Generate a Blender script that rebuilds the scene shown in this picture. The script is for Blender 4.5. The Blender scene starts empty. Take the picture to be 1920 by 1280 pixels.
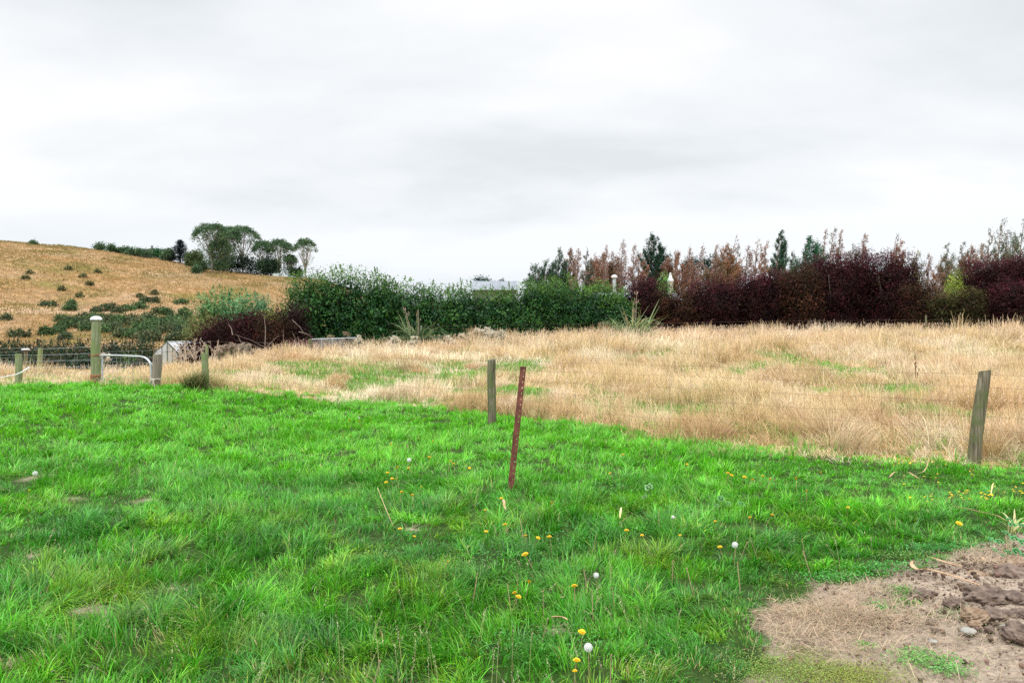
import bpy, math, random
import numpy as np
from mathutils import Vector

# ------------------------------------------------------------------ camera, sky, sun, exposure
scene = bpy.context.scene
COL = scene.collection
EYE = 1.6
PITCH = math.atan(20 / 1440.0)
cam_d = bpy.data.cameras.new("camera")
cam = bpy.data.objects.new("camera", cam_d)
COL.objects.link(cam)
cam_d.sensor_width = 36.0
cam_d.lens = 27.0
cam_d.clip_start = 0.05
cam_d.clip_end = 6000
cam.location = (0, 0, EYE)
cam.rotation_euler = (math.pi / 2 - PITCH, 0, 0)
scene.camera = cam

SUN_EL, SUN_AZ = math.radians(52), math.radians(-150)     # behind the viewer, to the left
world = bpy.data.worlds.new("World")
scene.world = world
world.use_nodes = True
wn, wl = world.node_tree.nodes, world.node_tree.links
wn.clear()


def N(nodes, typ, **kw):
    n = nodes.new(typ)
    for k, v in kw.items():
        if k.startswith('i_'):
            n.inputs[k[2:].replace('_', ' ')].default_value = v
        else:
            setattr(n, k, v)
    return n


def build_world():
    out = N(wn, 'ShaderNodeOutputWorld')
    bg = N(wn, 'ShaderNodeBackground')
    sky = N(wn, 'ShaderNodeTexSky', sky_type='NISHITA', sun_disc=False)
    sky.sun_elevation = SUN_EL
    sky.sun_rotation = SUN_AZ
    sky.air_density = 1.0
    sky.dust_density = 2.0
    tc = N(wn, 'ShaderNodeTexCoord')
    sep = N(wn, 'ShaderNodeSeparateXYZ')
    wl.new(tc.outputs['Generated'], sep.inputs[0])
    # the cloud deck is a flat layer: direction / (height) gives its perspective
    mx = N(wn, 'ShaderNodeMath', operation='MAXIMUM')
    wl.new(sep.outputs['Z'], mx.inputs[0]); mx.inputs[1].default_value = 0.0
    ad = N(wn, 'ShaderNodeMath', operation='ADD'); ad.inputs[1].default_value = 0.24
    wl.new(mx.outputs[0], ad.inputs[0])
    dx = N(wn, 'ShaderNodeMath', operation='DIVIDE'); dy = N(wn, 'ShaderNodeMath', operation='DIVIDE')
    wl.new(sep.outputs['X'], dx.inputs[0]); wl.new(ad.outputs[0], dx.inputs[1])
    wl.new(sep.outputs['Y'], dy.inputs[0]); wl.new(ad.outputs[0], dy.inputs[1])
    cb = N(wn, 'ShaderNodeCombineXYZ')
    wl.new(dx.outputs[0], cb.inputs[0]); wl.new(dy.outputs[0], cb.inputs[1])
    mp = N(wn, 'ShaderNodeMapping'); mp.inputs['Location'].default_value = (3.7, 1.6, 0); mp.inputs['Scale'].default_value = (0.62, 1.0, 1)
    wl.new(cb.outputs[0], mp.inputs[0])
    n1 = N(wn, 'ShaderNodeTexNoise'); n1.inputs['Scale'].default_value = 1.25; n1.inputs['Detail'].default_value = 7; n1.inputs['Roughness'].default_value = 0.50; n1.inputs['Distortion'].default_value = 0.12
    wl.new(mp.outputs[0], n1.inputs['Vector'])
    r1 = N(wn, 'ShaderNodeValToRGB')
    e = r1.color_ramp.elements
    e[0].position = 0.37; e[0].color = (0.68, 0.71, 0.735, 1)
    e[1].position = 0.58; e[1].color = (0.875, 0.88, 0.885, 1)
    m_ = r1.color_ramp.elements.new(0.46); m_.color = (0.775, 0.80, 0.82, 1)
    wl.new(n1.outputs['Fac'], r1.inputs[0])
    # thicker, slightly bluer air low down
    rh = N(wn, 'ShaderNodeMapRange'); rh.inputs['From Min'].default_value = 0.0; rh.inputs['From Max'].default_value = 0.17
    rh.inputs['To Min'].default_value = 0.75; rh.inputs['To Max'].default_value = 0.0
    wl.new(sep.outputs['Z'], rh.inputs['Value'])
    mh = N(wn, 'ShaderNodeMixRGB'); mh.inputs['Color2'].default_value = (0.75, 0.81, 0.87, 1)
    wl.new(rh.outputs[0], mh.inputs['Fac']); wl.new(r1.outputs[0], mh.inputs['Color1'])
    # an overcast sky is about three times as bright overhead as at the horizon
    rz = N(wn, 'ShaderNodeMapRange'); rz.inputs['From Min'].default_value = 0.40; rz.inputs['From Max'].default_value = 0.95
    rz.inputs['To Min'].default_value = 1.0; rz.inputs['To Max'].default_value = 3.0
    wl.new(sep.outputs['Z'], rz.inputs['Value'])
    sc = N(wn, 'ShaderNodeVectorMath', operation='SCALE')
    wl.new(mh.outputs[0], sc.inputs[0]); wl.new(rz.outputs[0], sc.inputs['Scale'])
    # Nishita sky (about 10x physical) showing a little through the cloud
    ns = N(wn, 'ShaderNodeVectorMath', operation='SCALE'); ns.inputs['Scale'].default_value = 0.08
    wl.new(sky.outputs[0], ns.inputs[0])
    mm = N(wn, 'ShaderNodeMixRGB'); mm.inputs['Fac'].default_value = 0.94
    wl.new(ns.outputs[0], mm.inputs['Color1']); wl.new(sc.outputs[0], mm.inputs['Color2'])
    wl.new(mm.outputs[0], bg.inputs['Color']); bg.inputs['Strength'].default_value = 0.90
    wl.new(bg.outputs[0], out.inputs[0])


build_world()
sun_d = bpy.data.lights.new("sun", 'SUN')
sun_d.energy = 1.5
sun_d.angle = math.radians(14)
sun_d.color = (1.0, 0.97, 0.92)
sun = bpy.data.objects.new("sun", sun_d)
COL.objects.link(sun)
# Nishita: rotation 0 puts the sun towards +Y, positive turns it clockwise seen from above
sd = Vector((math.sin(SUN_AZ) * math.cos(SUN_EL), math.cos(SUN_AZ) * math.cos(SUN_EL), math.sin(SUN_EL)))
sun.rotation_euler = sd.to_track_quat('Z', 'Y').to_euler()
scene.view_settings.view_transform = 'Standard'
scene.view_settings.look = 'None'
scene.view_settings.exposure = 0.42
scene.view_settings.gamma = 1.0
scene.cycles.use_denoising = False
scene.cycles.use_adaptive_sampling = False
scene.cycles.sample_clamp_indirect = 3.0
scene.cycles.max_bounces = 6
scene.cycles.diffuse_bounces = 3
scene.cycles.glossy_bounces = 2
scene.cycles.transmission_bounces = 4
scene.cycles.transparent_max_bounces = 6

# ------------------------------------------------------------------ numbers and shapes
rng = np.random.default_rng(11)
random.seed(5)


def ss(a, b, x):
    t = np.clip((np.asarray(x, float) - a) / (b - a), 0, 1)
    return t * t * (3 - 2 * t)


def _hash(ix, iy, seed):
    h = (ix.astype(np.int64) * 374761393 + iy.astype(np.int64) * 668265263 + seed * 974711) & 0x7fffffff
    h = ((h ^ (h >> 13)) * 1274126177) & 0x7fffffff
    h = h ^ (h >> 16)
    return (h & 0xffff) / 65535.0


def vnoise(x, y, s=1.0, seed=0):
    x = np.asarray(x, float) / s; y = np.asarray(y, float) / s
    ix, iy = np.floor(x), np.floor(y)
    fx, fy = x - ix, y - iy
    fx = fx * fx * (3 - 2 * fx); fy = fy * fy * (3 - 2 * fy)
    a, b = _hash(ix, iy, seed), _hash(ix + 1, iy, seed)
    c, d = _hash(ix, iy + 1, seed), _hash(ix + 1, iy + 1, seed)
    return (a * (1 - fx) + b * fx) * (1 - fy) + (c * (1 - fx) + d * fx) * fy


def fbm(x, y, s=1.0, seed=0, o=3):
    v, a, t = 0, 1.0, 0
    for k in range(o):
        v = v + a * vnoise(x, y, s / 2 ** k, seed + k * 17); t += a; a *= 0.5
    return v / t


FX = [-60, -30, -24, -20, -17.5, -14, -11, -8, -3, 0, 5, 12, 60]
FZ = [-4.2, -3.1, -2.2, -1.4, -0.7, -0.05, 0.22, 0.42, 0.66, 0.74, 0.88, 1.0, 1.2]
HX = [-420, -153, -121, -89, -67, -57, -40, -20, 40]
HZ = [36, 28.0, 25.2, 20.0, 17.8, 16.6, 10, 3.0, 1.2]


def terr(x, y, fine=True):
    x = np.asarray(x, float); y = np.asarray(y, float)
    z = 0.36 * ss(-2, -8, x) * ss(6.5, 16, y)
    F = np.interp(x, FX, FZ)
    t = ss(14, 46, y)
    z = z * (1 - t) + F * t
    z = z - 0.75 * ss(21, 33, y) * ss(0.34, 0.46, -x / np.maximum(y, 1.0)) * ss(70, 45, y)
    C = np.interp(x, HX, HZ)
    V = np.interp(x, [-60, -30, -12, 10, 60], [-4.6, -3.4, 0.0, 1.0, 1.2])
    v = ss(46, 80, y)
    z = z * (1 - v) + V * v
    u = np.clip((y - 82) / (232 - 82), 0, 1)
    hs = u * (1.25 - 0.25 * u) * ss(0, 0.10, u) 
    hs = np.minimum(hs, 1) * 0.55 + 0.45 * ss(0, 1, u)
    z = np.where(y > 82, V + (C - V) * hs, z)
    z = z - np.maximum(y - 245, 0) * 0.05
    # bench of the old farm track along the slope, and rolls in the hillside
    hill = ss(90, 120, y) * ss(-20, -50, x)
    z = z + hill * (fbm(x, y, 38, 3) - 0.5) * 2.2 + hill * (fbm(x, y, 9, 8) - 0.5) * 0.8
    # small relief
    near = ss(60, 30, y)
    z = z + near * (fbm(x, y, 1.7, 21) - 0.5) * 0.10
    if fine:
        z = z + near * (fbm(x, y, 0.45, 31, 2) - 0.5) * 0.035
    return z


cp, sp = math.cos(PITCH), math.sin(PITCH)


def ray(px, py):
    u = (px - 960) / 1440.0; v = (640 - py) / 1440.0
    d = np.array([u, cp + v * sp, -sp + v * cp])
    return d / d[1]


def P(px, py, D):
    """point at depth D (metres ahead) seen at photo pixel px, py"""
    d = ray(px, py) * D
    return Vector((d[0], d[1], EYE + d[2]))


def G(px, py, dmax=300):
    """where the line of sight through px, py meets the ground"""
    d = ray(px, py)
    t = np.concatenate([np.arange(2, 30, 0.02), np.arange(30, dmax, 0.15)])
    g = terr(d[0] * t, t, False)
    below = np.nonzero(EYE + d[2] * t <= g)[0]
    D = t[below[0]] if len(below) else 229.0      # over the skyline: stand it on the crest
    return Vector((d[0] * D, D, float(terr(d[0] * D, D))))


def gz(x, y):
    return float(terr(x, y))


def at_depth(px, D):
    x = (px - 960) / 1440.0 * D
    return x, D, gz(x, D)


# ------------------------------------------------------------------ linking helpers
def tag(o, label=None, cat=None, group=None, kind=None):
    if label: o['label'] = label
    if cat: o['category'] = cat
    if group: o['group'] = group
    if kind: o['kind'] = kind
    return o


def empty(name, loc, rz=0.0):
    o = bpy.data.objects.new(name, None)
    o.empty_display_size = 0.1
    o.location = loc; o.rotation_euler = (0, 0, rz)
    COL.objects.link(o)
    return o


def np_mesh(name, verts, quads, mat, cols=None, parent=None, smooth=False, extra=None):
    """mesh from numpy quads, optional per-vertex colour attribute"""
    me = bpy.data.meshes.new(name)
    n, f = len(verts), len(quads)
    me.vertices.add(n); me.vertices.foreach_set('co', np.ascontiguousarray(verts, np.float32).ravel())
    me.loops.add(f * 4); me.loops.foreach_set('vertex_index', np.ascontiguousarray(quads, np.int32).ravel())
    me.polygons.add(f); me.polygons.foreach_set('loop_start', np.arange(0, f * 4, 4, dtype=np.int32))
    me.update(calc_edges=True)
    if cols is not None:
        a = me.color_attributes.new('Col', 'FLOAT_COLOR', 'POINT')
        c = np.ones((n, 4), np.float32); c[:, :3] = cols
        a.data.foreach_set('color', c.ravel())
    if extra is not None:
        a = me.color_attributes.new('Zone', 'FLOAT_COLOR', 'POINT')
        c = np.ones((n, 4), np.float32); c[:, :extra.shape[1]] = extra
        a.data.foreach_set('color', c.ravel())
    if smooth:
        me.polygons.foreach_set('use_smooth', np.ones(f, bool))
    me.materials.append(mat)
    o = bpy.data.objects.new(name, me)
    COL.objects.link(o)
    if parent is not None: o.parent = parent
    return o


class MB:
    """collects small solids into one mesh"""
    def __init__(s): s.v, s.f, s.sm = [], [], []

    def add(s, vs, fs, smooth=False):
        b = len(s.v); s.v += [tuple(v) for v in vs]; s.f += [tuple(i + b for i in f) for f in fs]; s.sm += [smooth] * len(fs)

    def box(s, c, d, rz=0.0):
        cx, cy, cz = c; dx, dy, dz = d[0] / 2, d[1] / 2, d[2] / 2
        co, si = math.cos(rz), math.sin(rz)
        vs = []
        for z in (-dz, dz):
            for x, y in ((-dx, -dy), (dx, -dy), (dx, dy), (-dx, dy)):
                vs.append((cx + x * co - y * si, cy + x * si + y * co, cz + z))
        s.add(vs, [(0, 3, 2, 1), (4, 5, 6, 7), (0, 1, 5, 4), (1, 2, 6, 5), (2, 3, 7, 6), (3, 0, 4, 7)])

    def tube(s, pts, rad, n=8, cap=True, smooth=True):
        pts = [Vector(p) for p in pts]
        if not hasattr(rad, '__len__'): rad = [rad] * len(pts)
        rings = []; prev = None
        for i, p in enumerate(pts):
            t = (pts[min(i + 1, len(pts) - 1)] - pts[max(i - 1, 0)]).normalized()
            if prev is None:
                a = t.cross(Vector((0, 1, 0.01)));
                if a.length < 0.1: a = t.cross(Vector((1, 0, 0)))
            else:
                a = prev - t * prev.dot(t)
            a.normalize(); prev = a; b = t.cross(a)
            rings.append([p + (a * math.cos(2 * math.pi * k / n) + b * math.sin(2 * math.pi * k / n)) * rad[i] for k in range(n)])
        vs = [v for r in rings for v in r]; fs = []
        for i in range(len(pts) - 1):
            for k in range(n):
                k2 = (k + 1) % n
                fs.append((i * n + k, i * n + k2, (i + 1) * n + k2, (i + 1) * n + k))
        s.add(vs, fs, smooth)
        if cap:
            s.add(rings[0], [tuple(range(n))[::-1]]); s.add(rings[-1], [tuple(range(n))])

    def build(s, name, mat, parent=None, loc=None):
        me = bpy.data.meshes.new(name)
        me.from_pydata(s.v, [], s.f); me.update()
        me.polygons.foreach_set('use_smooth', np.array(s.sm, bool))
        me.materials.append(mat)
        o = bpy.data.objects.new(name, me); COL.objects.link(o)
        if parent is not None: o.parent = parent
        if loc is not None: o.location = loc
        return o


def ribbons(base, az, L, W, lean, bend, seg, col, tipcol=None, twist=0.0, tipw=0.12):
    """grass blades / strap leaves as bent strips. base (n,3); az heading; lean from upright; bend added along the blade"""
    n = len(base); rows = seg + 1
    ts = np.linspace(0, 1, rows)
    ang = lean[:, None] + bend[:, None] * ts[None, :] ** 1.3
    dl = (L / seg)[:, None]
    hx = np.sin(ang) * dl; vz = np.cos(ang) * dl
    h = np.concatenate([np.zeros((n, 1)), np.cumsum((hx[:, 1:] + hx[:, :-1]) / 2, 1)], 1)
    z = np.concatenate([np.zeros((n, 1)), np.cumsum((vz[:, 1:] + vz[:, :-1]) / 2, 1)], 1)
    ca, sa = np.cos(az)[:, None], np.sin(az)[:, None]
    cx = base[:, 0:1] + h * ca; cy = base[:, 1:2] + h * sa; cz = base[:, 2:3] + z
    wprof = np.where(ts < 0.45, 0.75 + 0.55 * ts, (1 - ts) / 0.55 * (1 - tipw) + tipw)
    wa = az + math.pi / 2 + twist
    wx = np.cos(wa)[:, None] * W[:, None] * wprof / 2; wy = np.sin(wa)[:, None] * W[:, None] * wprof / 2
    v = np.empty((n, rows, 2, 3))
    v[:, :, 0, 0] = cx - wx; v[:, :, 0, 1] = cy - wy; v[:, :, 0, 2] = cz
    v[:, :, 1, 0] = cx + wx; v[:, :, 1, 1] = cy + wy; v[:, :, 1, 2] = cz
    k = np.arange(seg) * 2
    q = np.stack([k, k + 1, k + 3, k + 2], 1)
    quads = (np.arange(n) * rows * 2)[:, None, None] + q[None]
    c = np.repeat(col[:, None, :], rows, 1)
    if tipcol is not None:
        w = (ts ** 2)[None, :, None]
        c = c * (1 - w) + tipcol[:, None, :] * w
    c = np.repeat(c[:, :, None, :], 2, 2)
    return v.reshape(-1, 3), quads.reshape(-1, 4), c.reshape(-1, 3)


def merge(parts):
    vs, qs, cs, b = [], [], [], 0
    for v, q, c in parts:
        vs.append(v); qs.append(q + b); cs.append(c); b += len(v)
    return np.concatenate(vs), np.concatenate(qs), np.concatenate(cs)


def leaves(c, nrm, tan, L, W, col, fold=0.0):
    """one pointed quad per leaf: c (n,3), normal, long axis, sizes"""
    n = len(c)
    tan = tan - nrm * (tan * nrm).sum(1, keepdims=True)
    tan /= np.linalg.norm(tan, axis=1, keepdims=True) + 1e-9
    b = np.cross(nrm, tan)
    L = L[:, None]; W = W[:, None]
    v = np.empty((n, 4, 3))
    v[:, 0] = c - tan * L * 0.5
    v[:, 1] = c + b * W * 0.5 - tan * L * 0.05
    v[:, 2] = c + tan * L * 0.5
    v[:, 3] = c - b * W * 0.5 - tan * L * 0.05
    q = (np.arange(n) * 4)[:, None] + np.arange(4)[None]
    return v.reshape(-1, 3), q, np.repeat(col, 4, 0)


def unit(n):
    d = rng.normal(size=(n, 3)); return d / np.linalg.norm(d, axis=1, keepdims=True)


# ------------------------------------------------------------------ materials
def new_mat(name):
    m = bpy.data.materials.new(name); m.use_nodes = True
    m.node_tree.nodes.clear()
    return m, m.node_tree.nodes, m.node_tree.links


def plant_mat(name, rough=0.55, trans=0.35, spec=0.25, tint=(1, 1, 1)):
    """leaf tissue: colour from the plant itself, light coming through the blade"""
    m, n, l = new_mat(name)
    out = N(n, 'ShaderNodeOutputMaterial')
    at = N(n, 'ShaderNodeVertexColor', layer_name='Col')
    nz = N(n, 'ShaderNodeTexNoise'); nz.inputs['Scale'].default_value = 9.0; nz.inputs['Detail'].default_value = 2
    tc = N(n, 'ShaderNodeTexCoord'); l.new(tc.outputs['Object'], nz.inputs['Vector'])
    mr = N(n, 'ShaderNodeMapRange'); mr.inputs['To Min'].default_value = 0.8; mr.inputs['To Max'].default_value = 1.2
    l.new(nz.outputs['Fac'], mr.inputs['Value'])
    sc = N(n, 'ShaderNodeVectorMath', operation='SCALE'); l.new(at.outputs['Color'], sc.inputs[0]); l.new(mr.outputs[0], sc.inputs['Scale'])
    pb = N(n, 'ShaderNodeBsdfPrincipled'); pb.inputs['Roughness'].default_value = rough; pb.inputs['Specular IOR Level'].default_value = spec
    l.new(sc.outputs[0], pb.inputs['Base Color'])
    tr = N(n, 'ShaderNodeBsdfTranslucent'); l.new(sc.outputs[0], tr.inputs['Color'])
    mx = N(n, 'ShaderNodeMixShader'); mx.inputs[0].default_value = trans
    l.new(pb.outputs[0], mx.inputs[1]); l.new(tr.outputs[0], mx.inputs[2]); l.new(mx.outputs[0], out.inputs[0])
    return m


def noise_mat(name, c1, c2, scale=6, rough=0.85, bump=0.3, bscale=None, stretch=(1, 1, 1), c3=None, s3=1.5, metal=0.0, spec=0.3, ramp=(0.35, 0.65), dist=0.01):
    """two colours mixed by noise, third patchy colour, bump"""
    m, n, l = new_mat(name)
    out = N(n, 'ShaderNodeOutputMaterial'); pb = N(n, 'ShaderNodeBsdfPrincipled')
    tc = N(n, 'ShaderNodeTexCoord'); mp = N(n, 'ShaderNodeMapping'); mp.inputs['Scale'].default_value = stretch
    l.new(tc.outputs['Object'], mp.inputs[0])
    nz = N(n, 'ShaderNodeTexNoise'); nz.inputs['Scale'].default_value = scale; nz.inputs['Detail'].default_value = 6; nz.inputs['Roughness'].default_value = 0.65
    l.new(mp.outputs[0], nz.inputs['Vector'])
    r = N(n, 'ShaderNodeValToRGB'); e = r.color_ramp.elements
    e[0].position, e[1].position = ramp; e[0].color = (*c1, 1); e[1].color = (*c2, 1)
    l.new(nz.outputs['Fac'], r.inputs[0]); col = r.outputs[0]
    if c3 is not None:
        n3 = N(n, 'ShaderNodeTexNoise'); n3.inputs['Scale'].default_value = s3; n3.inputs['Detail'].default_value = 5
        l.new(tc.outputs['Object'], n3.inputs['Vector'])
        r3 = N(n, 'ShaderNodeValToRGB'); r3.color_ramp.elements[0].position = 0.5; r3.color_ramp.elements[1].position = 0.62
        l.new(n3.outputs['Fac'], r3.inputs[0])
        mx = N(n, 'ShaderNodeMixRGB'); mx.inputs['Color2'].default_value = (*c3, 1)
        l.new(r3.outputs[0], mx.inputs['Fac']); l.new(col, mx.inputs['Color1']); col = mx.outputs[0]
    l.new(col, pb.inputs['Base Color'])
    pb.inputs['Roughness'].default_value = rough; pb.inputs['Metallic'].default_value = metal; pb.inputs['Specular IOR Level'].default_value = spec
    if bump:
        nb = N(n, 'ShaderNodeTexNoise'); nb.inputs['Scale'].default_value = bscale or scale * 2; nb.inputs['Detail'].default_value = 6
        l.new(mp.outputs[0], nb.inputs['Vector'])
        bp = N(n, 'ShaderNodeBump'); bp.inputs['Strength'].default_value = bump; bp.inputs['Distance'].default_value = dist
        l.new(nb.outputs['Fac'], bp.inputs['Height']); l.new(bp.outputs[0], pb.inputs['Normal'])
    l.new(pb.outputs[0], out.inputs[0])
    return m


M_GRASS = plant_mat('grass_blade', 0.36, 0.32, 0.5)
M_DRY = plant_mat('dry_straw', 0.8, 0.30, 0.08)
M_LEAF = plant_mat('leaf', 0.45, 0.28, 0.30)
M_LEAFD = plant_mat('dull_leaf', 0.7, 0.22, 0.12)
M_BARK = noise_mat('bark', (0.10, 0.08, 0.06), (0.26, 0.22, 0.18), 5, 0.9, 0.5, stretch=(4, 4, 0.6), dist=0.03)
M_PALEBARK = noise_mat('pale_bark', (0.22, 0.19, 0.15), (0.50, 0.46, 0.40), 3, 0.85, 0.3, stretch=(3, 3, 0.5), dist=0.03)
M_TWIG = noise_mat('twig', (0.16, 0.12, 0.10), (0.30, 0.24, 0.20), 8, 0.9, 0)


# ------------------------------------------------------------------ zones of the place
FENCE = [(14.0, 3.74), (5.55, 9.2), (-0.34, 13.0), (-6.65, 16.6), (-9.75, 18.0), (-11.0, 17.2), (-40, 17.2)]
_fx = np.array([p[0] for p in FENCE[::-1]]); _fy = np.array([p[1] for p in FENCE[::-1]])


def fence_y(x):
    return np.interp(x, _fx, _fy)


def dry_edge(x):
    off = np.interp(x, [-12, -6.5, -4.5, -2.5, -1.2, 0.4, 1.24, 1.7, 2.3, 3.7, 5.5, 8, 14], [-0.5, 0.0, 1.3, 2.1, 2.0, 1.3, 0.6, 0.0, -0.5, -0.55, -0.15, -0.3, -0.3])
    return fence_y(x) + off


GREEN = []
for px, py, w in [(650, 684, 55), (830, 692, 60), (735, 690, 50), (585, 692, 60), (960, 722, 18), (1140, 752, 34), (1105, 735, 20), (1345, 668, 18), (1430, 690, 26),
                  (1500, 678, 26), (1735, 702, 30), (1700, 790, 40), (1645, 803, 30), (1895, 690, 20), (1900, 835, 50), (700, 722, 60), (560, 716, 50),
                  (1165, 672, 14), (450, 705, 45), (1290, 700, 24), (880, 660, 20), (1830, 720, 24), (1320, 735, 22)]:
    g = G(px, py); GREEN.append((g.x, g.y, w / 1440 * g.y))


def green_amount(x, y):
    """how much short green grass breaks through the dry field (0..1)"""
    a = np.zeros_like(x)
    for gx, gy, r in GREEN:
        q = ((x - gx) / r) ** 2 + ((y - gy - r * 0.3) / (r * np.interp(gy, [14, 20], [1.3, 2.6]))) ** 2
        a = np.maximum(a, (1 - ss(0.35, 1.4, q)) * (0.6 if gx < -1 else 1.0))
    n = fbm(x, y, 2.6, 77)
    a = np.maximum(a * (0.65 + 0.7 * n), ss(0.52, 0.64, n) * 0.75 * ss(40, 28, y) * ss(1.0, 3.0, y - dry_edge(x)))
    return np.clip(a, 0, 1)


DP = [G(*p) for p in [(1425, 1279), (1452, 1215), (1446, 1156), (1490, 1124), (1530, 1098), (1600, 1092), (1662, 1068), (1700, 1048), (1765, 1040), (1840, 1018), (1919, 1004)]]
DP = [(DP[0].x - 0.12, 2.4)] + [(p.x, p.y) for p in DP] + [(5.6, 6.7), (7.5, 5.9), (8.5, 2.4)]


def poly_dist(x, y, poly):
    """signed distance, positive inside"""
    x = np.asarray(x, float); y = np.asarray(y, float)
    d = np.full(x.shape, 1e9); ins = np.zeros(x.shape, bool)
    for (x1, y1), (x2, y2) in zip(poly, poly[1:] + poly[:1]):
        ex, ey = x2 - x1, y2 - y1
        t = np.clip(((x - x1) * ex + (y - y1) * ey) / (ex * ex + ey * ey), 0, 1)
        d = np.minimum(d, np.hypot(x - x1 - t * ex, y - y1 - t * ey))
        cond = ((y1 > y) != (y2 > y)) & (x < (x2 - x1) * (y - y1) / (y2 - y1 + 1e-12) + x1)
        ins ^= cond
    return np.where(ins, d, -d)


def dirt(x, y):
    return poly_dist(x, y, DP) + (fbm(x, y, 0.5, 90, 3) - 0.5) * 0.26 + (fbm(x, y, 0.12, 95, 2) - 0.5) * 0.16


MOLE = [(70, 897, .16), (125, 938, .10), (268, 941, .11), (62, 1047, .11), (170, 1150, .12), (770, 998, .07), (1045, 1190, .07), (320, 1110, .07), (15, 1250, .1)]
MOLE = [(G(a, b).x, G(a, b).y, r) for a, b, r in MOLE]


def bare(x, y):
    m = ss(-0.03, 0.05, dirt(x, y))
    for gx, gy, r in MOLE:
        m = np.maximum(m, 1 - ss(0.4, 0.9, np.hypot(x - gx, y - gy) / r))
    return m


def track(x, y, z):
    """pale farm track following one contour of the hill"""
    zc = TRACK_Z + np.interp(x, [-90, -45], [0.25, -0.2])
    return (1 - ss(0.35, 0.8, np.abs(z - zc))) * ss(-44, -60, x) * ss(84, 92, y)


TRACK_Z = G(20, 584).z

# ------------------------------------------------------------------ the ground sheet
def axis(pieces):
    out = []
    for a, b, st in pieces:
        out += list(np.arange(a, b, st))
    out.append(pieces[-1][1])
    return np.array(out)


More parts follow.
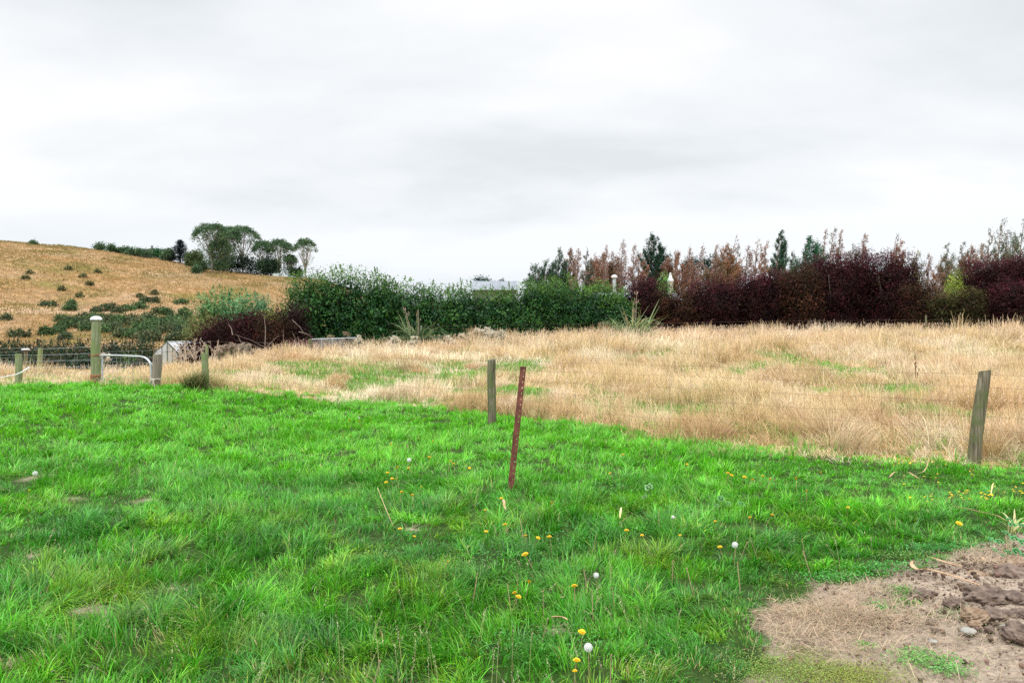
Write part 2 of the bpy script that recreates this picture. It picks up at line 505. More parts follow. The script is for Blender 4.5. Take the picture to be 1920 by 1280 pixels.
def build_ground():
    xs = axis([(-1500, -420, 60), (-420, -170, 10), (-170, -40, 1.1), (-40, -14, 0.5), (-14, -1, 0.12), (-1, 5.2, 0.045), (5.2, 9, 0.12), (9, 40, 0.8), (40, 120, 5), (120, 1500, 80)])
    ys = axis([(-1500, -40, 100), (-40, -2, 2), (-2, 2.6, 0.3), (2.6, 6.4, 0.045), (6.4, 18, 0.12), (18, 60, 0.5), (60, 240, 1.1), (240, 400, 10), (400, 2500, 100)])
    X, Y = np.meshgrid(xs, ys)
    Z = terr(X, Y)
    d = dirt(X, Y)
    inside = ss(0, 0.12, d) * ss(8, 6, Y)
    Z = Z + inside * ((fbm(X, Y, 0.16, 41, 4) - 0.5) * 0.045 - 0.01) + inside * ss(-.9, 1.2, X - HEAP[0]) * (fbm(X, Y, .13, 47, 3) - .4) * .06
    # the turned earth is heaped on the right
    hx, hy = HEAP
    Z = Z + 0.10 * np.exp(-(((X - hx) / 0.75) ** 2 + ((Y - hy) / 0.5) ** 2)) * inside
    for gx, gy, r in MOLE:
        Z = Z + 0.03 * np.exp(-((X - gx) ** 2 + (Y - gy) ** 2) / (r * 0.8) ** 2)
    nx, ny = len(xs), len(ys)
    v = np.stack([X, Y, Z], -1).reshape(-1, 3)
    i = np.arange(ny - 1)[:, None] * nx + np.arange(nx - 1)[None]
    q = np.stack([i, i + 1, i + 1 + nx, i + nx], -1).reshape(-1, 4)
    lawn = 1 - ss(-0.5, 0.5, Y - dry_edge(X) + (fbm(X, Y, 0.8, 5) - .5) * 1.2)
    zone = np.stack([bare(X, Y), np.maximum(lawn, green_amount(X, Y) * 0.8 * ss(60, 48, Y)), track(X, Y, Z)], -1).reshape(-1, 3)
    m, n, l = new_mat('ground_soil_and_turf')
    out = N(n, 'ShaderNodeOutputMaterial'); pb = N(n, 'ShaderNodeBsdfPrincipled'); pb.inputs['Roughness'].default_value = 0.95; pb.inputs['Specular IOR Level'].default_value = 0.1
    tc = N(n, 'ShaderNodeTexCoord')
    at = N(n, 'ShaderNodeVertexColor', layer_name='Zone'); sp_ = N(n, 'ShaderNodeSeparateColor'); l.new(at.outputs[0], sp_.inputs[0])

    def tex(scale, detail, ca, cb, a=0.35, b=0.65, st=(1, 1, 1), mid=None):
        mp = N(n, 'ShaderNodeMapping'); mp.inputs['Scale'].default_value = st; l.new(tc.outputs['Object'], mp.inputs[0])
        t = N(n, 'ShaderNodeTexNoise'); t.inputs['Scale'].default_value = scale; t.inputs['Detail'].default_value = detail; t.inputs['Roughness'].default_value = 0.65
        l.new(mp.outputs[0], t.inputs['Vector'])
        r = N(n, 'ShaderNodeValToRGB'); e = r.color_ramp.elements; e[0].position = a; e[1].position = b; e[0].color = (*ca, 1); e[1].color = (*cb, 1)
        if mid: k = e.new((a + b) / 2); k.color = (*mid, 1)
        l.new(t.outputs['Fac'], r.inputs[0]); return r.outputs[0], t.outputs['Fac']

    def mix(f, a, b):
        x = N(n, 'ShaderNodeMixRGB')
        if isinstance(f, float): x.inputs['Fac'].default_value = f
        else: l.new(f, x.inputs['Fac'])
        l.new(a, x.inputs['Color1']); l.new(b, x.inputs['Color2']); return x.outputs[0]
    soil, sf = tex(7, 9, (0.16, 0.12, 0.09), (0.46, 0.37, 0.29), 0.36, 0.66, mid=(0.32, 0.25, 0.19))
    soil2, _ = tex(38, 5, (0.10, 0.07, 0.05), (0.60, 0.49, 0.38), 0.34, 0.68)
    soil = mix(0.5, soil, soil2)
    turf, _ = tex(14, 6, (0.022, 0.045, 0.010), (0.05, 0.09, 0.02))
    field, _ = tex(3.0, 8, (0.30, 0.20, 0.08), (0.50, 0.36, 0.17))
    # hillside: pale tops, ochre and olive patches, streaks along the contour
    hilla, _ = tex(0.06, 9, (0.36, 0.19, 0.055), (0.52, 0.34, 0.20), 0.40, 0.60, st=(1, 1.6, 1), mid=(0.46, 0.25, 0.095))
    hillb, _ = tex(0.7, 10, (0.15, 0.10, 0.03), (0.66, 0.45, 0.27), 0.36, 0.64, st=(0.4, 1.0, 1.0))
    hill = mix(0.5, hilla, hillb)
    oliv, _ = tex(0.075, 10, (0, 0, 0), (0.85, 0.85, 0.85), 0.50, 0.62, st=(0.7, 1.5, 1))
    olc, _ = tex(1.3, 6, (0.14, 0.15, 0.03), (0.30, 0.25, 0.07))
    hill = mix(oliv, hill, olc)
    sx = N(n, 'ShaderNodeSeparateXYZ'); l.new(tc.outputs['Object'], sx.inputs[0])
    far = N(n, 'ShaderNodeMapRange'); far.inputs['From Min'].default_value = 45; far.inputs['From Max'].default_value = 80
    l.new(sx.outputs['Y'], far.inputs['Value'])
    base = mix(far.outputs[0], field, hill)
    base = mix(sp_.outputs['Green'], base, turf)
    base = mix(sp_.outputs['Red'], base, soil)
    trk, _ = tex(1.2, 5, (0.50, 0.33, 0.20), (0.66, 0.48, 0.32))
    base = mix(sp_.outputs['Blue'], base, trk)
    l.new(base, pb.inputs['Base Color'])
    nb = N(n, 'ShaderNodeTexNoise'); nb.inputs['Scale'].default_value = 28; nb.inputs['Detail'].default_value = 8; nb.inputs['Roughness'].default_value = 0.7
    l.new(tc.outputs['Object'], nb.inputs['Vector'])
    bp = N(n, 'ShaderNodeBump'); bp.inputs['Strength'].default_value = 0.9; bp.inputs['Distance'].default_value = 0.02
    l.new(nb.outputs['Fac'], bp.inputs['Height'])
    nb2 = N(n, 'ShaderNodeTexNoise'); nb2.inputs['Scale'].default_value = 1.1; nb2.inputs['Detail'].default_value = 8; nb2.inputs['Roughness'].default_value = 0.7
    mp2 = N(n, 'ShaderNodeMapping'); mp2.inputs['Scale'].default_value = (0.5, 1, 1); l.new(tc.outputs['Object'], mp2.inputs[0]); l.new(mp2.outputs[0], nb2.inputs['Vector'])
    bp2 = N(n, 'ShaderNodeBump'); bp2.inputs['Distance'].default_value = 0.9
    l.new(far.outputs[0], bp2.inputs['Strength']); l.new(nb2.outputs['Fac'], bp2.inputs['Height']); l.new(bp.outputs[0], bp2.inputs['Normal'])
    l.new(bp2.outputs[0], pb.inputs['Normal'])
    l.new(pb.outputs[0], out.inputs[0])
    o = np_mesh('ground', v, q, m, extra=zone, smooth=True)
    tag(o, kind='structure')
    return o


_h = G(1885, 1105); HEAP = (_h.x + 0.2, _h.y)
build_ground()

# ------------------------------------------------------------------ grass
GREENS = np.array([(0.078, 0.42, 0.014), (0.145, 0.56, 0.022), (0.032, 0.25, 0.014), (0.13, 0.40, 0.03), (0.30, 0.50, 0.03), (0.09, 0.36, 0.06)])


def in_view(x, y, m=1.5):
    return np.abs(x) < 0.69 * y + m


def lawn_part(y0, y1, dens, seg, wid, per, tuft=False):
    area_w = 2 * (0.69 * y1 + 1.5)
    nc = int(area_w * (y1 - y0) * dens / per)
    x = rng.uniform(-area_w / 2, area_w / 2, nc); y = rng.uniform(y0, y1, nc)
    k = in_view(x, y) & (y < dry_edge(x) + 0.9 + rng.normal(0, .35, nc)) & (y > 2.3)
    k &= (bare(x, y) < 0.45 + rng.normal(0, .1, nc))
    if tuft: k &= fbm(x, y, .24, 57, 2) + rng.normal(0, .08, nc) > .44
    x, y = x[k], y[k]; nc = len(x)
    hgt = 0.68 + 0.9 * fbm(x, y, 0.8, 50) ** 1.5 * 1.2
    hgt *= 0.7 + 0.6 * vnoise(x, y, 0.33, 52)
    hgt *= 1 - 0.5 * ss(-0.5, 0.0, dirt(x, y))
    dist_f = ss(1.2, -0.3, y - dry_edge(x))
    hgt *= 0.6 + 0.4 * dist_f
    # mown-looking strip beside the fence on the right
    hgt *= 1 - 0.45 * ss(2.0, 4.0, x) * ss(6.2, 7.4, y)
    flat = ss(0.62, 0.8, fbm(x, y, 1.1, 58))
    laz = fbm(x, y, 1.0, 60) * 14 + rng.normal(0, .6, nc)
    ci = np.clip((fbm(x, y, 0.5, 63) * 1.0 + rng.normal(0, .10, nc)), 0, 1)
    hue = np.empty((nc, 3))
    t = ss(0.38, 0.66, ci)[:, None]
    hue[:] = GREENS[0] * 0.85 * (1 - t) + GREENS[1] * t
    dk = (ss(0.52, 0.66, fbm(x, y, 0.42, 66) + rng.normal(0, .07, nc)) * .8)[:, None]; hue = hue * (1 - dk) + GREENS[2] * dk
    yl = (ss(0.59, 0.70, fbm(x, y, 0.5, 69) + rng.normal(0, .07, nc)) * ss(9, 5, y) * 0.45)[:, None]; hue = hue * (1 - yl) + GREENS[4] * yl
    bl = (ss(0.58, 0.70, fbm(x, y, 0.5, 73) + rng.normal(0, .06, nc)) * 0.55)[:, None]; hue = hue * (1 - bl) + GREENS[5] * bl
    if tuft: hue = hue * rng.uniform(.5, 1.45, (nc, 1)) * np.array([1, 1, 1]) + (rng.random((nc, 1)) < .13) * np.array([(.10, .09, .005)]) * ss(9, 6, y)[:, None]
    # the far lawn is lusher and brighter
    fr = (ss(6, 11, y) * 0.6)[:, None]; hue = hue * (1 - fr) + np.array([(0.15, 0.55, 0.016)]) * fr
    npb = np.maximum(4, (per * rng.uniform(0.5, 1.5, nc)).astype(int))
    ix = np.repeat(np.arange(nc), npb); n = len(ix)
    r = np.abs(rng.normal(0, 0.028 if tuft else 0.05, n)); a = rng.uniform(0, 2 * np.pi, n)
    bx = x[ix] + r * np.cos(a); by = y[ix] + r * np.sin(a)
    ok = dirt(bx, by) < 0.06
    ix, bx, by, a, r = ix[ok], bx[ok], by[ok], a[ok], r[ok]; n = len(ix)
    base = np.stack([bx, by, terr(bx, by) - 0.008], 1)
    # heading: outward from the clump, pulled towards the clump's own lean
    vx = np.cos(a) * 0.9 + np.cos(laz[ix]) * 0.9 + rng.normal(0, .5, n); vy = np.sin(a) * 0.9 + np.sin(laz[ix]) * 0.9 + rng.normal(0, .5, n)
    az = np.arctan2(vy, vx)
    L = (0.122 if tuft else 0.074) * hgt[ix] * rng.uniform(0.5, 1.5, n)
    W = wid * rng.uniform(0.6, 1.4, n)
    lean = np.abs(rng.normal(0.55 if tuft else 0.22, 0.3, n)) + 0.35 * flat[ix]
    bend = np.abs(rng.normal(1.15 if tuft else .7, 0.5, n)) + 0.4 * flat[ix]
    jit = rng.uniform(0.5, 1.4, n)[:, None]
    col = hue[ix] * jit * (0.85 + 0.15 * ss(4.5, 8.5, y))[ix][:, None]
    col[:, 0] *= rng.uniform(0.7, 1.5, n)
    dry = rng.random(n) < (0.035 + 0.10 * ss(0.6, 0.75, fbm(bx, by, 0.6, 80)) + 0.25 * ss(-0.25, 0.02, dirt(bx, by)) + 0.3 * ss(-0.9, 0.3, by - dry_edge(bx)) * ss(0.4, .6, fbm(bx, by, .9, 82)))
    col[dry] = np.array([0.50, 0.40, 0.18]) * rng.uniform(0.6, 1.25, (dry.sum(), 1))
    L[dry] *= .65
    tip = col * 1.12 + np.array([0.012, 0.012, 0.002])
    return ribbons(base, az, L, W, lean, bend, seg, col, tip, twist=rng.normal(0, .5, n))


parts = [lawn_part(2.3, 5.2, 3800, 4, 0.0040, 34), lawn_part(5.2, 8.5, 2500, 3, 0.0055, 30), lawn_part(8.5, 12.5, 1800, 3, 0.008, 26), lawn_part(12.5, 20, 1200, 2, 0.012, 20),
         lawn_part(2.3, 5.2, 3300, 5, 0.0047, 36, True), lawn_part(5.2, 8.5, 2400, 4, 0.0060, 36, True), lawn_part(8.5, 13, 700, 3, 0.009, 40, True), lawn_part(13, 19, 300, 3, 0.012, 30, True)]
v, q, c = merge(parts)
print('lawn quads', len(q))
tag(np_mesh('lawn_grass', v, q, M_GRASS, c), 'lush bright green grass covering the near ground', 'grass', kind='stuff')

DRYC = np.array([(0.69, 0.54, 0.29), (0.79, 0.65, 0.41), (0.64, 0.45, 0.25), (0.88, 0.79, 0.60), (0.40, 0.31, 0.13)])


def field_part(y0, y1, dens, seg, wid, per, hmul=1.0, green=False):
    area_w = 2 * (0.69 * y1 + 2.5)
    nc = int(area_w * (y1 - y0) * dens / per)
    x = rng.uniform(-area_w / 2, area_w / 2, nc); y = rng.uniform(y0, y1, nc)
    e = y - dry_edge(x) + rng.normal(0, .25, nc)
    k = in_view(x, y, 2.5) & (e > 0)
    left_lim = np.interp(-x / y, [0.0, 0.34, 0.38, 0.42, 0.46, 0.7], [52, 47, 36, 29, 24, 23])
    k &= y < left_lim
    ga = green_amount(x, y)
    if green: k &= rng.random(nc) < np.clip(ga * 1.3, 0.12, 1)
    else: k &= rng.random(nc) > ga * 0.80
    x, y, e, ga = x[k], y[k], e[k], ga[k]; nc = len(x)
    npb = np.maximum(3, (per * rng.uniform(0.4, 1.6, nc)).astype(int)); ix = np.repeat(np.arange(nc), npb); n = len(ix)
    spread = (0.05 if y1 < 25 else 0.12) * (1.4 if green else 1)
    r = np.abs(rng.normal(0, spread, n)); a = rng.uniform(0, 2 * np.pi, n)
    bx, by = x[ix] + r * np.cos(a), y[ix] + r * np.sin(a)
    base = np.stack([bx, by, terr(bx, by) - 0.01], 1)
    if green:
        hue = np.array([(0.17, 0.37, 0.05)]) * (0.75 + 0.6 * fbm(x, y, 1.5, 120))[:, None]; hue = np.repeat(hue, 1, 0)
        az = rng.uniform(0, 2 * np.pi, n); L = rng.uniform(0.09, 0.22, n); lean = np.abs(rng.normal(.2, .2, n)); bend = np.abs(rng.normal(.6, .4, n))
        col = hue[ix] * rng.uniform(0.7, 1.3, n)[:, None]; tip = col * 1.1
    else:
        h = 0.20 + 0.36 * fbm(x, y, 2.4, 101) ** 1.2
        h *= 0.36 + 1.55 * vnoise(x, y, 0.95, 104) ** 1.3
        h *= 0.45 + 0.55 * ss(0.0, 1.6, e)
        h *= 0.95 + 0.55 * ss(18, 36, y)
        h *= np.interp(x / y, [-0.6, -0.42, -0.25, 0.0, 0.4], [0.75, 0.7, 0.75, 0.9, 1.1])
        h *= 1 - 0.65 * ga
        laz = fbm(x, y, 4.0, 107) * 7 - 2.2 + rng.normal(0, .5, nc)
        flat = ss(0.52, 0.68, fbm(x, y, 1.8, 110)) * 0.8 + 0.5 * ss(1.2, 0, e)
        t = ss(0.36, 0.64, fbm(x, y, 2.2, 113) + rng.normal(0, .08, nc))[:, None]
        hue = DRYC[0] * (1 - t) + DRYC[1] * t
        t = ss(0.55, 0.68, fbm(x, y, 1.6, 116) + rng.normal(0, .06, nc))[:, None]; hue = hue * (1 - t) + DRYC[2] * t
        t = (ss(0.50, 0.66, fbm(x, y, 3.2, 118) + rng.normal(0, .06, nc)) * 0.8)[:, None]; hue = hue * (1 - t) + DRYC[3] * t
        t = (ss(0.60, 0.70, fbm(x, y, 1.2, 121) + rng.normal(0, .06, nc)) * 0.6)[:, None]; hue = hue * (1 - t) + DRYC[4] * t
        # mauve-pink bloom of the seed heads
        pk = (ss(0.45, 0.7, fbm(x, y, 5.0, 131)) * 0.5)[:, None]; hue = hue * (1 - pk) + hue * np.array([1.03, 0.95, 1.05]) * pk
        vx = np.cos(a) * 0.7 + np.cos(laz[ix]) * 0.8 + rng.normal(0, .5, n); vy = np.sin(a) * 0.7 + np.sin(laz[ix]) * 0.8 + rng.normal(0, .5, n)
        az = np.arctan2(vy, vx)
        L = h[ix] * rng.uniform(0.45, 1.3, n)
        lean = np.abs(rng.normal(0.12, 0.14, n)) + 0.75 * flat[ix] * rng.random(n)
        bend = np.abs(rng.normal(0.5, 0.5, n)) + 0.5 * flat[ix]
        col = hue[ix] * rng.uniform(0.55, 1.3, n)[:, None]
        g2 = rng.random(n) < 0.12 + 0.35 * ga[ix] + .18 * ss(.5, .65, fbm(bx, by, 1.4, 140))
        col[g2] = np.array([0.24, 0.34, 0.07]) * rng.uniform(0.7, 1.2, (g2.sum(), 1)); L[g2] *= 0.6
        tip = col * 1.08 + np.array([0.02, 0.008, 0.012])
    W = wid * rng.uniform(0.6, 1.4, n)
    return ribbons(base, az, L, W, lean, bend, seg, col, tip, twist=rng.normal(0, .6, n), tipw=0.45)




def tussocks(n=420):
    """bigger mounded tussocks standing out of the paddock sward"""
    y = rng.uniform(9.5, 47, n * 3) ** 1.0; x = rng.uniform(-1, 1, n * 3) * (.69 * y + 2.5)
    lim = np.interp(-x / y, [0.0, 0.34, 0.38, 0.42, 0.46, 0.7], [50, 46, 36, 28, 23, 22])
    k = (y > dry_edge(x) + .5) & (y < lim) & (green_amount(x, y) < .45); x, y = x[k][:n], y[k][:n]; n = len(x)
    R = rng.uniform(.16, .42, n); H = rng.uniform(.32, .62, n) * np.interp(x / y, [-.6, -.3, 0, .4], [.6, .7, .9, 1.05]) * (.9 + .25 * ss(20, 38, y))
    hue = np.array([(.70, .53, .30), (.62, .46, .24), (.76, .61, .40), (.82, .68, .50), (.68, .49, .31)])[rng.integers(0, 5, n)]
    cnt = (R * 1300 * np.interp(y, [10, 25, 45], [1.0, .75, .5])).astype(int); ix = np.repeat(np.arange(n), cnt); m = len(ix)
    q = np.sqrt(rng.random(m)); a = rng.uniform(0, 6.28, m); bx = x[ix] + R[ix] * q * np.cos(a) * .8; by = y[ix] + R[ix] * q * np.sin(a) * .8
    laz = rng.uniform(0, 6.28, n); la = rng.uniform(.0, .5, n)
    az = np.arctan2(np.sin(a) * .8 + la[ix] * np.sin(laz[ix]) * 2 + rng.normal(0, .4, m), np.cos(a) * .8 + la[ix] * np.cos(laz[ix]) * 2 + rng.normal(0, .4, m))
    col = hue[ix] * rng.uniform(.6, 1.2, (m, 1)); L = H[ix] * (1.1 - .35 * q) * rng.uniform(.6, 1.2, m)
    return ribbons(np.stack([bx, by, terr(bx, by) - .01], 1), az, L, (.0035 + .00032 * y[ix]) * rng.uniform(.6, 1.3, m), np.abs(rng.normal(.08, .1, m)) + .25 * q, rng.uniform(.2, 1.2, m), 3, col, col * 1.1 + np.array([.02, .01, .015]), twist=rng.normal(0, .7, m), tipw=.4)


parts = [tussocks(), field_part(3.0, 13.0, 1500, 3, 0.005, 26), field_part(13.0, 19, 1100, 3, 0.0065, 26), field_part(19, 29, 520, 2, 0.010, 22), field_part(29, 52, 240, 2, 0.018, 18)]
v, q, c = merge(parts)
print('field quads', len(q))
tag(np_mesh('dry_grass', v, q, M_DRY, c), 'tall straw coloured grass filling the paddock behind the fence', 'grass', kind='stuff')
v, q, c = merge([field_part(5.0, 20, 900, 2, 0.010, 20, green=True), field_part(20, 50, 200, 2, 0.02, 14, green=True)])
tag(np_mesh('paddock_green_grass', v, q, M_GRASS, c), 'short green grass showing in gaps of the straw coloured paddock', 'grass', kind='stuff')

# ------------------------------------------------------------------ foliage builders
def jitter(col, n, a=0.25):
    return np.asarray(col)[None] * rng.uniform(1 - a, 1 + a, (n, 1)) * rng.uniform(0.92, 1.08, (n, 3))


def clumps(lobes, nclump, per, spread, LL, WW, cols, wts=None, up=0.15, shell=(0.72, 1.04), tall=1.0, topcol=None, topfrom=0.6, outward=0.9):
    """leaf clusters over and inside a set of ellipsoid lobes"""
    lobes = np.array(lobes, float)
    ar = (lobes[:, 3] * lobes[:, 5]) ** 1.0; li = rng.choice(len(lobes), nclump, p=ar / ar.sum())
    d = unit(nclump); d[:, 2] += up; d /= np.linalg.norm(d, axis=1, keepdims=True)
    rr = rng.uniform(*shell, nclump)[:, None]
    inner = rng.random(nclump) < 0.22
    rr[inner] *= rng.uniform(0.3, 0.8, (inner.sum(), 1))
    c = lobes[li, :3] + d * lobes[li, 3:6] * rr
    cw = rng.uniform(0.5, 1.5, nclump)
    cols = np.array(cols, float)
    cc = cols[rng.choice(len(cols), nclump, p=wts)] * rng.uniform(0.5, 1.45, (nclump, 1))
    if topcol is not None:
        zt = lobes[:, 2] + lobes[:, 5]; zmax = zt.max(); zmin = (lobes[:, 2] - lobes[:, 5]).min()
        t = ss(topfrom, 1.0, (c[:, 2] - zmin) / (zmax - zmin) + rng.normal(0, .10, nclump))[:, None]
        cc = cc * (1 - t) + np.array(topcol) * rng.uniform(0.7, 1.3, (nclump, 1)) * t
    cnt = np.maximum(2, (per * cw).astype(int)); ix = np.repeat(np.arange(nclump), cnt); n = len(ix)
    g = rng.normal(size=(n, 3)) * spread * cw[ix][:, None] ** 0.5; g[:, 2] *= tall
    p = c[ix] + g
    p[:, 2] = np.maximum(p[:, 2], 0.03)
    nr = d[ix] * outward + rng.normal(size=(n, 3)) * 0.75; nr /= np.linalg.norm(nr, axis=1, keepdims=True)
    tn = rng.normal(size=(n, 3)) * 0.8 + np.array([0, 0, 0.9])
    col = cc[ix] * rng.uniform(0.7, 1.3, (n, 1))
    return leaves(p, nr, tn, LL * rng.uniform(0.6, 1.4, n), WW * rng.uniform(0.7, 1.3, n), col)


def shoots(pts, hts, LL, WW, col, lean=(0, 0)):
    """upright leafy shoots, each a column of small leaves"""
    ps, cs, ns = [], [], []
    for (x, y, z), h in zip(pts, hts):
        k = max(6, int(h / LL * 5.0)); t = rng.uniform(0, 1, k) ** 0.9
        r = LL * 0.5 * (1.1 - t)
        a = rng.uniform(0, 6.28, k)
        ps.append(np.stack([x + r * np.cos(a) + lean[0] * h * t, y + r * np.sin(a) + lean[1] * h * t, z + h * t], 1))
        cs.append(jitter(col, k, .3)); ns.append(np.stack([np.cos(a), np.sin(a), np.full(k, .4)], 1))
    p = np.concatenate(ps); n = len(p)
    nr = np.concatenate(ns) + rng.normal(size=(n, 3)) * .3; nr /= np.linalg.norm(nr, axis=1, keepdims=True)
    tn = rng.normal(size=(n, 3)) * .5 + np.array([lean[0], lean[1], 1.2])
    return leaves(p, nr, tn, LL * rng.uniform(.7, 1.3, n), WW * rng.uniform(.7, 1.3, n), np.concatenate(cs))


def stem_mesh(parent, H, n=5, rad=0.05, spread=0.6, mat=None, name='stems'):
    m = MB()
    for k in range(n):
        a = rng.uniform(0, 6.28); s = spread * rng.uniform(.3, 1)
        pts = [(0.08 * math.cos(a), 0.08 * math.sin(a), -0.1)]
        for t in (0.33, 0.66, 1.0):
            pts.append((s * t * math.cos(a) + rng.normal(0, .06), s * t * math.sin(a) + rng.normal(0, .06), H * t))
        m.tube(pts, [rad, rad * .75, rad * .5, rad * .2], 6)
    return m.build(name, mat or M_BARK, parent)


def shrub(name, label, cat, px, D, top, wpx, cols, LL, WW, nclump, per, spread, group=None, wts=None, topcol=None, topfrom=.6, lobn=4, base=None, depth=1.0, shoot=0, shootcol=None, shoot_h=(.3, .8), mat=None, up=.15, tall=1.0, loc=None, squash=1.0, nstem=5, dense=True, outw=1.3):
    """one bush reaching photo height `top` at depth D"""
    if loc is None: x, y, z = at_depth(px, D)
    else: x, y, z = loc
    H = P(px, top, y).z - z
    R = wpx / 1440 * y / 2
    if dense: nclump = int(nclump * max(.6, R * H / 8.5))
    root = empty(name, (x, y, z)); tag(root, label, cat, group)
    lobes = [(0, 0, H * .40, R * .92, R * depth * .9, H * .46)]
    for k in range(lobn):
        a = rng.uniform(0, 6.28); q = rng.uniform(.25, .6)
        rz = H * rng.uniform(.22, .34); rr = R * rng.uniform(.40, .60)
        zc = rng.uniform(.35, .92) * (H - rz)
        if k < 3 and dense: zc = (H - rz) * (1, .96, .93)[k]; q = (.05, .48, .5)[k]; a = (0, .3, 3.4)[k]; rr = R * .52
        elif k == 0: zc = H - rz; q = .15
        lobes.append((q * R * math.cos(a), q * R * depth * math.sin(a), zc, rr, rr * depth, rz))
    pr = [clumps(lobes, nclump, per, spread, LL, WW, cols, wts, up, topcol=topcol, topfrom=topfrom, tall=tall, outward=outw, shell=(.66, 1.0) if outw > 1.5 else (.72, 1.04))]
    # fill to the ground, so nothing hovers; older, larger leaves fill the inside
    pr.append(clumps([(0, 0, H * .16, R * .9, R * depth * .9, H * .18)], int(nclump * .30), per, spread, LL, WW, cols, wts, 0, tall=tall))
    if dense:
        pr.append(clumps([(0, 0, H * .40, R * .80, R * depth * .7, H * .42), (0, 0, H * .16, R * .85, R * depth * .6, H * .17)], int(nclump * .8), per, spread * 1.3, LL * 1.7, WW * 2.2, cols, wts, 0, shell=(.1, 1.0), tall=tall))
    if shoot:
        lb = lobes[1:] + lobes[:1]; pts = []
        for k in range(shoot):
            l = lb[rng.integers(len(lb))]; a = rng.uniform(0, 6.28); e = rng.uniform(.35, 1.45)
            pts.append((l[0] + l[3] * math.cos(a) * math.cos(e), l[1] + l[4] * math.sin(a) * math.cos(e), l[2] + l[5] * math.sin(e) * .93))
        pr.append(shoots(pts, rng.uniform(*shoot_h, shoot), LL, WW, shootcol or cols[0]))
    v, q, c = merge(pr)
    np_mesh('foliage', v, q, mat or M_LEAF, c, root)
    stem_mesh(root, H * .7, nstem, max(.02, H * .012), R * .6)
    return root


# ------------------------------------------------------------------ green hedge
HG = [(0.018, 0.080, 0.022), (0.032, 0.12, 0.028), (0.011, 0.052, 0.022), (0.07, 0.19, 0.035)]
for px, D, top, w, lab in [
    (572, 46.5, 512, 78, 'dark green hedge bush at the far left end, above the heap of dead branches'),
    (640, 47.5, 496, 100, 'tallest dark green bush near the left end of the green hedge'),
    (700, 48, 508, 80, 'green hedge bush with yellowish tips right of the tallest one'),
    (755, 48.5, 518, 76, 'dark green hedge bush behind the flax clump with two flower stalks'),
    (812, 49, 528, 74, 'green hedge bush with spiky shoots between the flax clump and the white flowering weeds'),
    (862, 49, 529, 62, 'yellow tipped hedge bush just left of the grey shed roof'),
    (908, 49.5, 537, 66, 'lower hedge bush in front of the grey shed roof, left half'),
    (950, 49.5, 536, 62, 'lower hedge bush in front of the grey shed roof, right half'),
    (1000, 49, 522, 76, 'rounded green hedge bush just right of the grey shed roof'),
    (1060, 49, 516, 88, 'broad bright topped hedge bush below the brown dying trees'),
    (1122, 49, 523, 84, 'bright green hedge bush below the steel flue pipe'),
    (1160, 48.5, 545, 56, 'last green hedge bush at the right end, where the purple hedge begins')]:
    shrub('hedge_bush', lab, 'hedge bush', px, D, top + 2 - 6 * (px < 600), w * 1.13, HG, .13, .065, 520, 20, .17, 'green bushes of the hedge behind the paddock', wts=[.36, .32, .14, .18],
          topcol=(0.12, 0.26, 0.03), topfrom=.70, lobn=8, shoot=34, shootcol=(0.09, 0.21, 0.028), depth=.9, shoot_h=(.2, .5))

# ------------------------------------------------------------------ purple hedge
PU = [(0.030, 0.007, 0.010), (0.050, 0.011, 0.016), (0.014, 0.007, 0.010), (0.030, 0.015, 0.009)]
PB = [(0.048, 0.018, 0.012), (0.034, 0.024, 0.010), (0.020, 0.010, 0.010), (0.09, 0.034, 0.018)]
PO = [(0.030, 0.036, 0.012), (0.045, 0.045, 0.012), (0.040, 0.020, 0.012)]
for px, D, top, w, cs, lab in [
    (1208, 51, 517, 96, PU, 'purple leaved bush at the left end of the right hand purple hedge, behind the flax'),
    (1272, 50, 545, 90, PB, 'low reddish brown bush below the white chimney finial'),
    (1338, 50, 524, 96, PU, 'purple bush below the dark umbrella shaped pines'),
    (1400, 51, 516, 80, PU, 'dark purple bush between two brown leaning trees in the long hedge'),
    (1450, 51, 508, 90, PU, 'plum coloured bush left of the rusty brown topped one'),
    (1500, 50, 498, 84, PB, 'bush with rusty brown and olive top in the middle of the purple hedge'),
    (1556, 52, 474, 116, PU, 'tall dark maroon bush, left one of the two highest in the purple hedge'),
    (1607, 53, 468, 70, PU, 'narrow maroon bush between the two highest purple bushes'),
    (1668, 52, 470, 122, PU, 'broad maroon bush, right one of the two highest in the purple hedge'),
    (1720, 50.5, 528, 76, PB, 'brownish purple bush sloping down to the gap with the bright lime tree'),
    (1762, 50, 556, 80, PO, 'dark olive bush in the dip of the hedge under the lime green tree'),
    (1818, 49, 545, 66, PO, 'round olive green bush in front of the purple hedge at the right'),
    (1852, 52, 482, 100, PU, 'tall maroon bush right of the lime green tree'),
    (1918, 52, 478, 96, PU, 'tall maroon bush at the right edge of the photo'),
    (1895, 48.5, 526, 84, PU, 'rounded wine red bush standing forward of the hedge at the right edge'),
    (1985, 51, 480, 110, PU, 'maroon bush just beyond the right edge of the photo')]:
    shrub('purple_bush', lab, 'purple bush', px, D, top - 7, w * 1.2, cs, .095, .055, 900, 20, .15, 'purple leaved bushes of the long hedge', lobn=7, depth=.8, mat=M_LEAFD,
          topcol=(cs[1][0] * 2.0, cs[1][1] * 1.7, cs[1][2] * 2.1), topfrom=.74, tall=1.0, outw=1.7)
